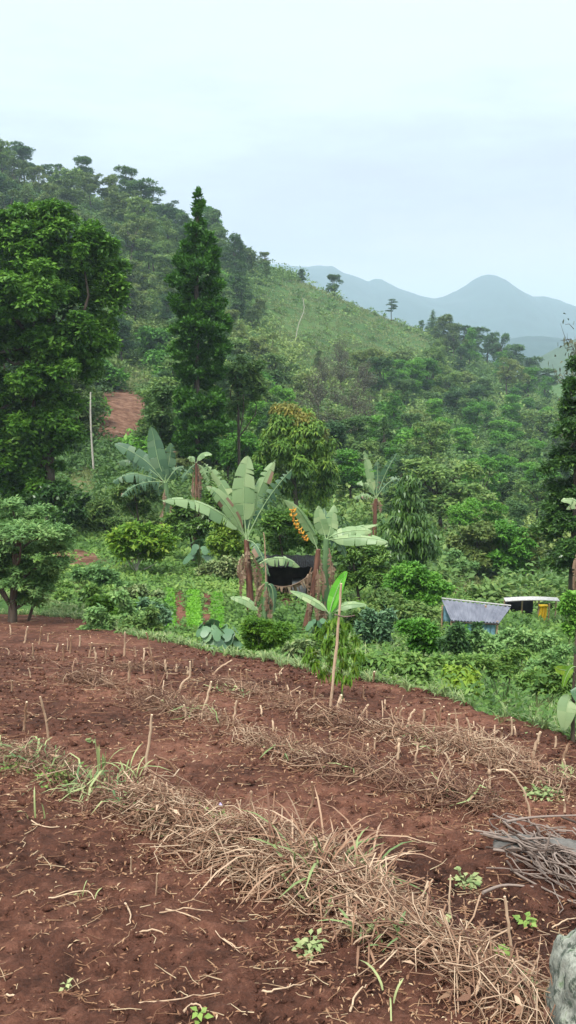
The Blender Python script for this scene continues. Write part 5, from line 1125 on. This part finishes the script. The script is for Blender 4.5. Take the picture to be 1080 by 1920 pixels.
# ------------------------------------------------------------------ haze
hz = MB(); box(hz, (-4200, -60, -110), (4200, 3500, 215)); m = bpy.data.materials.new('haze_air'); m.use_nodes = True; nd = m.node_tree.nodes; nd.remove(nd['Principled BSDF'])
pv = nd.new('ShaderNodeVolumePrincipled'); pv.inputs['Color'].default_value = (.70, .86, 1.0, 1); pv.inputs['Density'].default_value = .00036; pv.inputs['Anisotropy'].default_value = .0
m.node_tree.links.new(pv.outputs[0], nd['Material Output'].inputs['Volume']); tag(hz.build('haze', m), 'pale blue haze over the valley', 'haze', kind='stuff')

# ------------------------------------------------------------------ sky, sun, camera
w = bpy.data.worlds.new('World'); sc.world = w; w.use_nodes = True; nt = w.node_tree; nd = nt.nodes; lk = nt.links; bg = nd['Background']; bg.inputs['Strength'].default_value = .1
EL, AZ = math.radians(58), math.radians(205)
sky = nd.new('ShaderNodeTexSky'); sky.sky_type = 'NISHITA'; sky.sun_disc = False; sky.sun_elevation = EL; sky.sun_rotation = AZ; sky.air_density = 1.2; sky.dust_density = 2
tc = nd.new('ShaderNodeTexCoord'); sx = nd.new('ShaderNodeSeparateXYZ'); lk.new(tc.outputs['Generated'], sx.inputs[0])
mp = nd.new('ShaderNodeMapping'); mp.inputs['Scale'].default_value = (1.6, 1.6, 7); lk.new(tc.outputs['Generated'], mp.inputs[0]); n1 = noise(nd, lk, 2.0, 6, .6, vec=mp.outputs[0])
zz = math_(nd, lk, 'ADD', sx.outputs['Z'], math_(nd, lk, 'MULTIPLY', math_(nd, lk, 'SUBTRACT', n1, .5), .26))
cloud = ramp(nd, lk, zz, [(0, (.74,.77,.93)), (.08, (.72,.75,.92)), (.15, (.63,.69,.87)), (.20, (.68,.77,.91)), (.27, (.80,.93,.95)), (.5, (.88,.95,.95))])
sc10 = nd.new('ShaderNodeVectorMath'); sc10.operation = 'SCALE'; lk.new(cloud, sc10.inputs[0]); mr = nd.new('ShaderNodeMapRange'); mr.interpolation_type = 'SMOOTHSTEP'; lk.new(sx.outputs['Z'], mr.inputs[0]); mr.inputs[1].default_value = .34; mr.inputs[2].default_value = .85; mr.inputs[3].default_value = 10.2; mr.inputs[4].default_value = 21; lk.new(mr.outputs[0], sc10.inputs['Scale'])
mx = nd.new('ShaderNodeMix'); mx.data_type = 'RGBA'; mx.inputs[0].default_value = .88; lk.new(sky.outputs[0], mx.inputs['A']); lk.new(sc10.outputs[0], mx.inputs['B']); lk.new(mx.outputs['Result'], bg.inputs['Color'])
sd = bpy.data.lights.new('sun', 'SUN'); sd.energy = 3.0; sd.angle = math.radians(12); sd.color = (1, .96, .9); so = bpy.data.objects.new('sun', sd); col.objects.link(so)
import mathutils
dv = mathutils.Vector((math.sin(AZ) * math.cos(EL), math.cos(AZ) * math.cos(EL), math.sin(EL))); so.rotation_euler = dv.to_track_quat('Z', 'Y').to_euler()
cd = bpy.data.cameras.new('camera'); cam = bpy.data.objects.new('camera', cd); col.objects.link(cam); cd.sensor_fit = 'VERTICAL'; cd.sensor_height = 24; cd.lens = 24 * FP / 1920; cd.clip_end = 20000; cd.clip_start = .05
cam.rotation_euler = (PI / 2 - PITCH, 0, 0); sc.camera = cam
sc.view_settings.view_transform = 'Standard'; sc.view_settings.look = 'None'; sc.view_settings.gamma = 1; sc.view_settings.exposure = .28
cy = sc.cycles; cy.max_bounces = 5; cy.diffuse_bounces = 3; cy.glossy_bounces = 2; cy.transmission_bounces = 3; cy.volume_bounces = 1; cy.use_adaptive_sampling = True; cy.adaptive_threshold = .02
cy.use_denoising = True; cy.denoiser = 'OPENIMAGEDENOISE'; cy.sample_clamp_indirect = 4
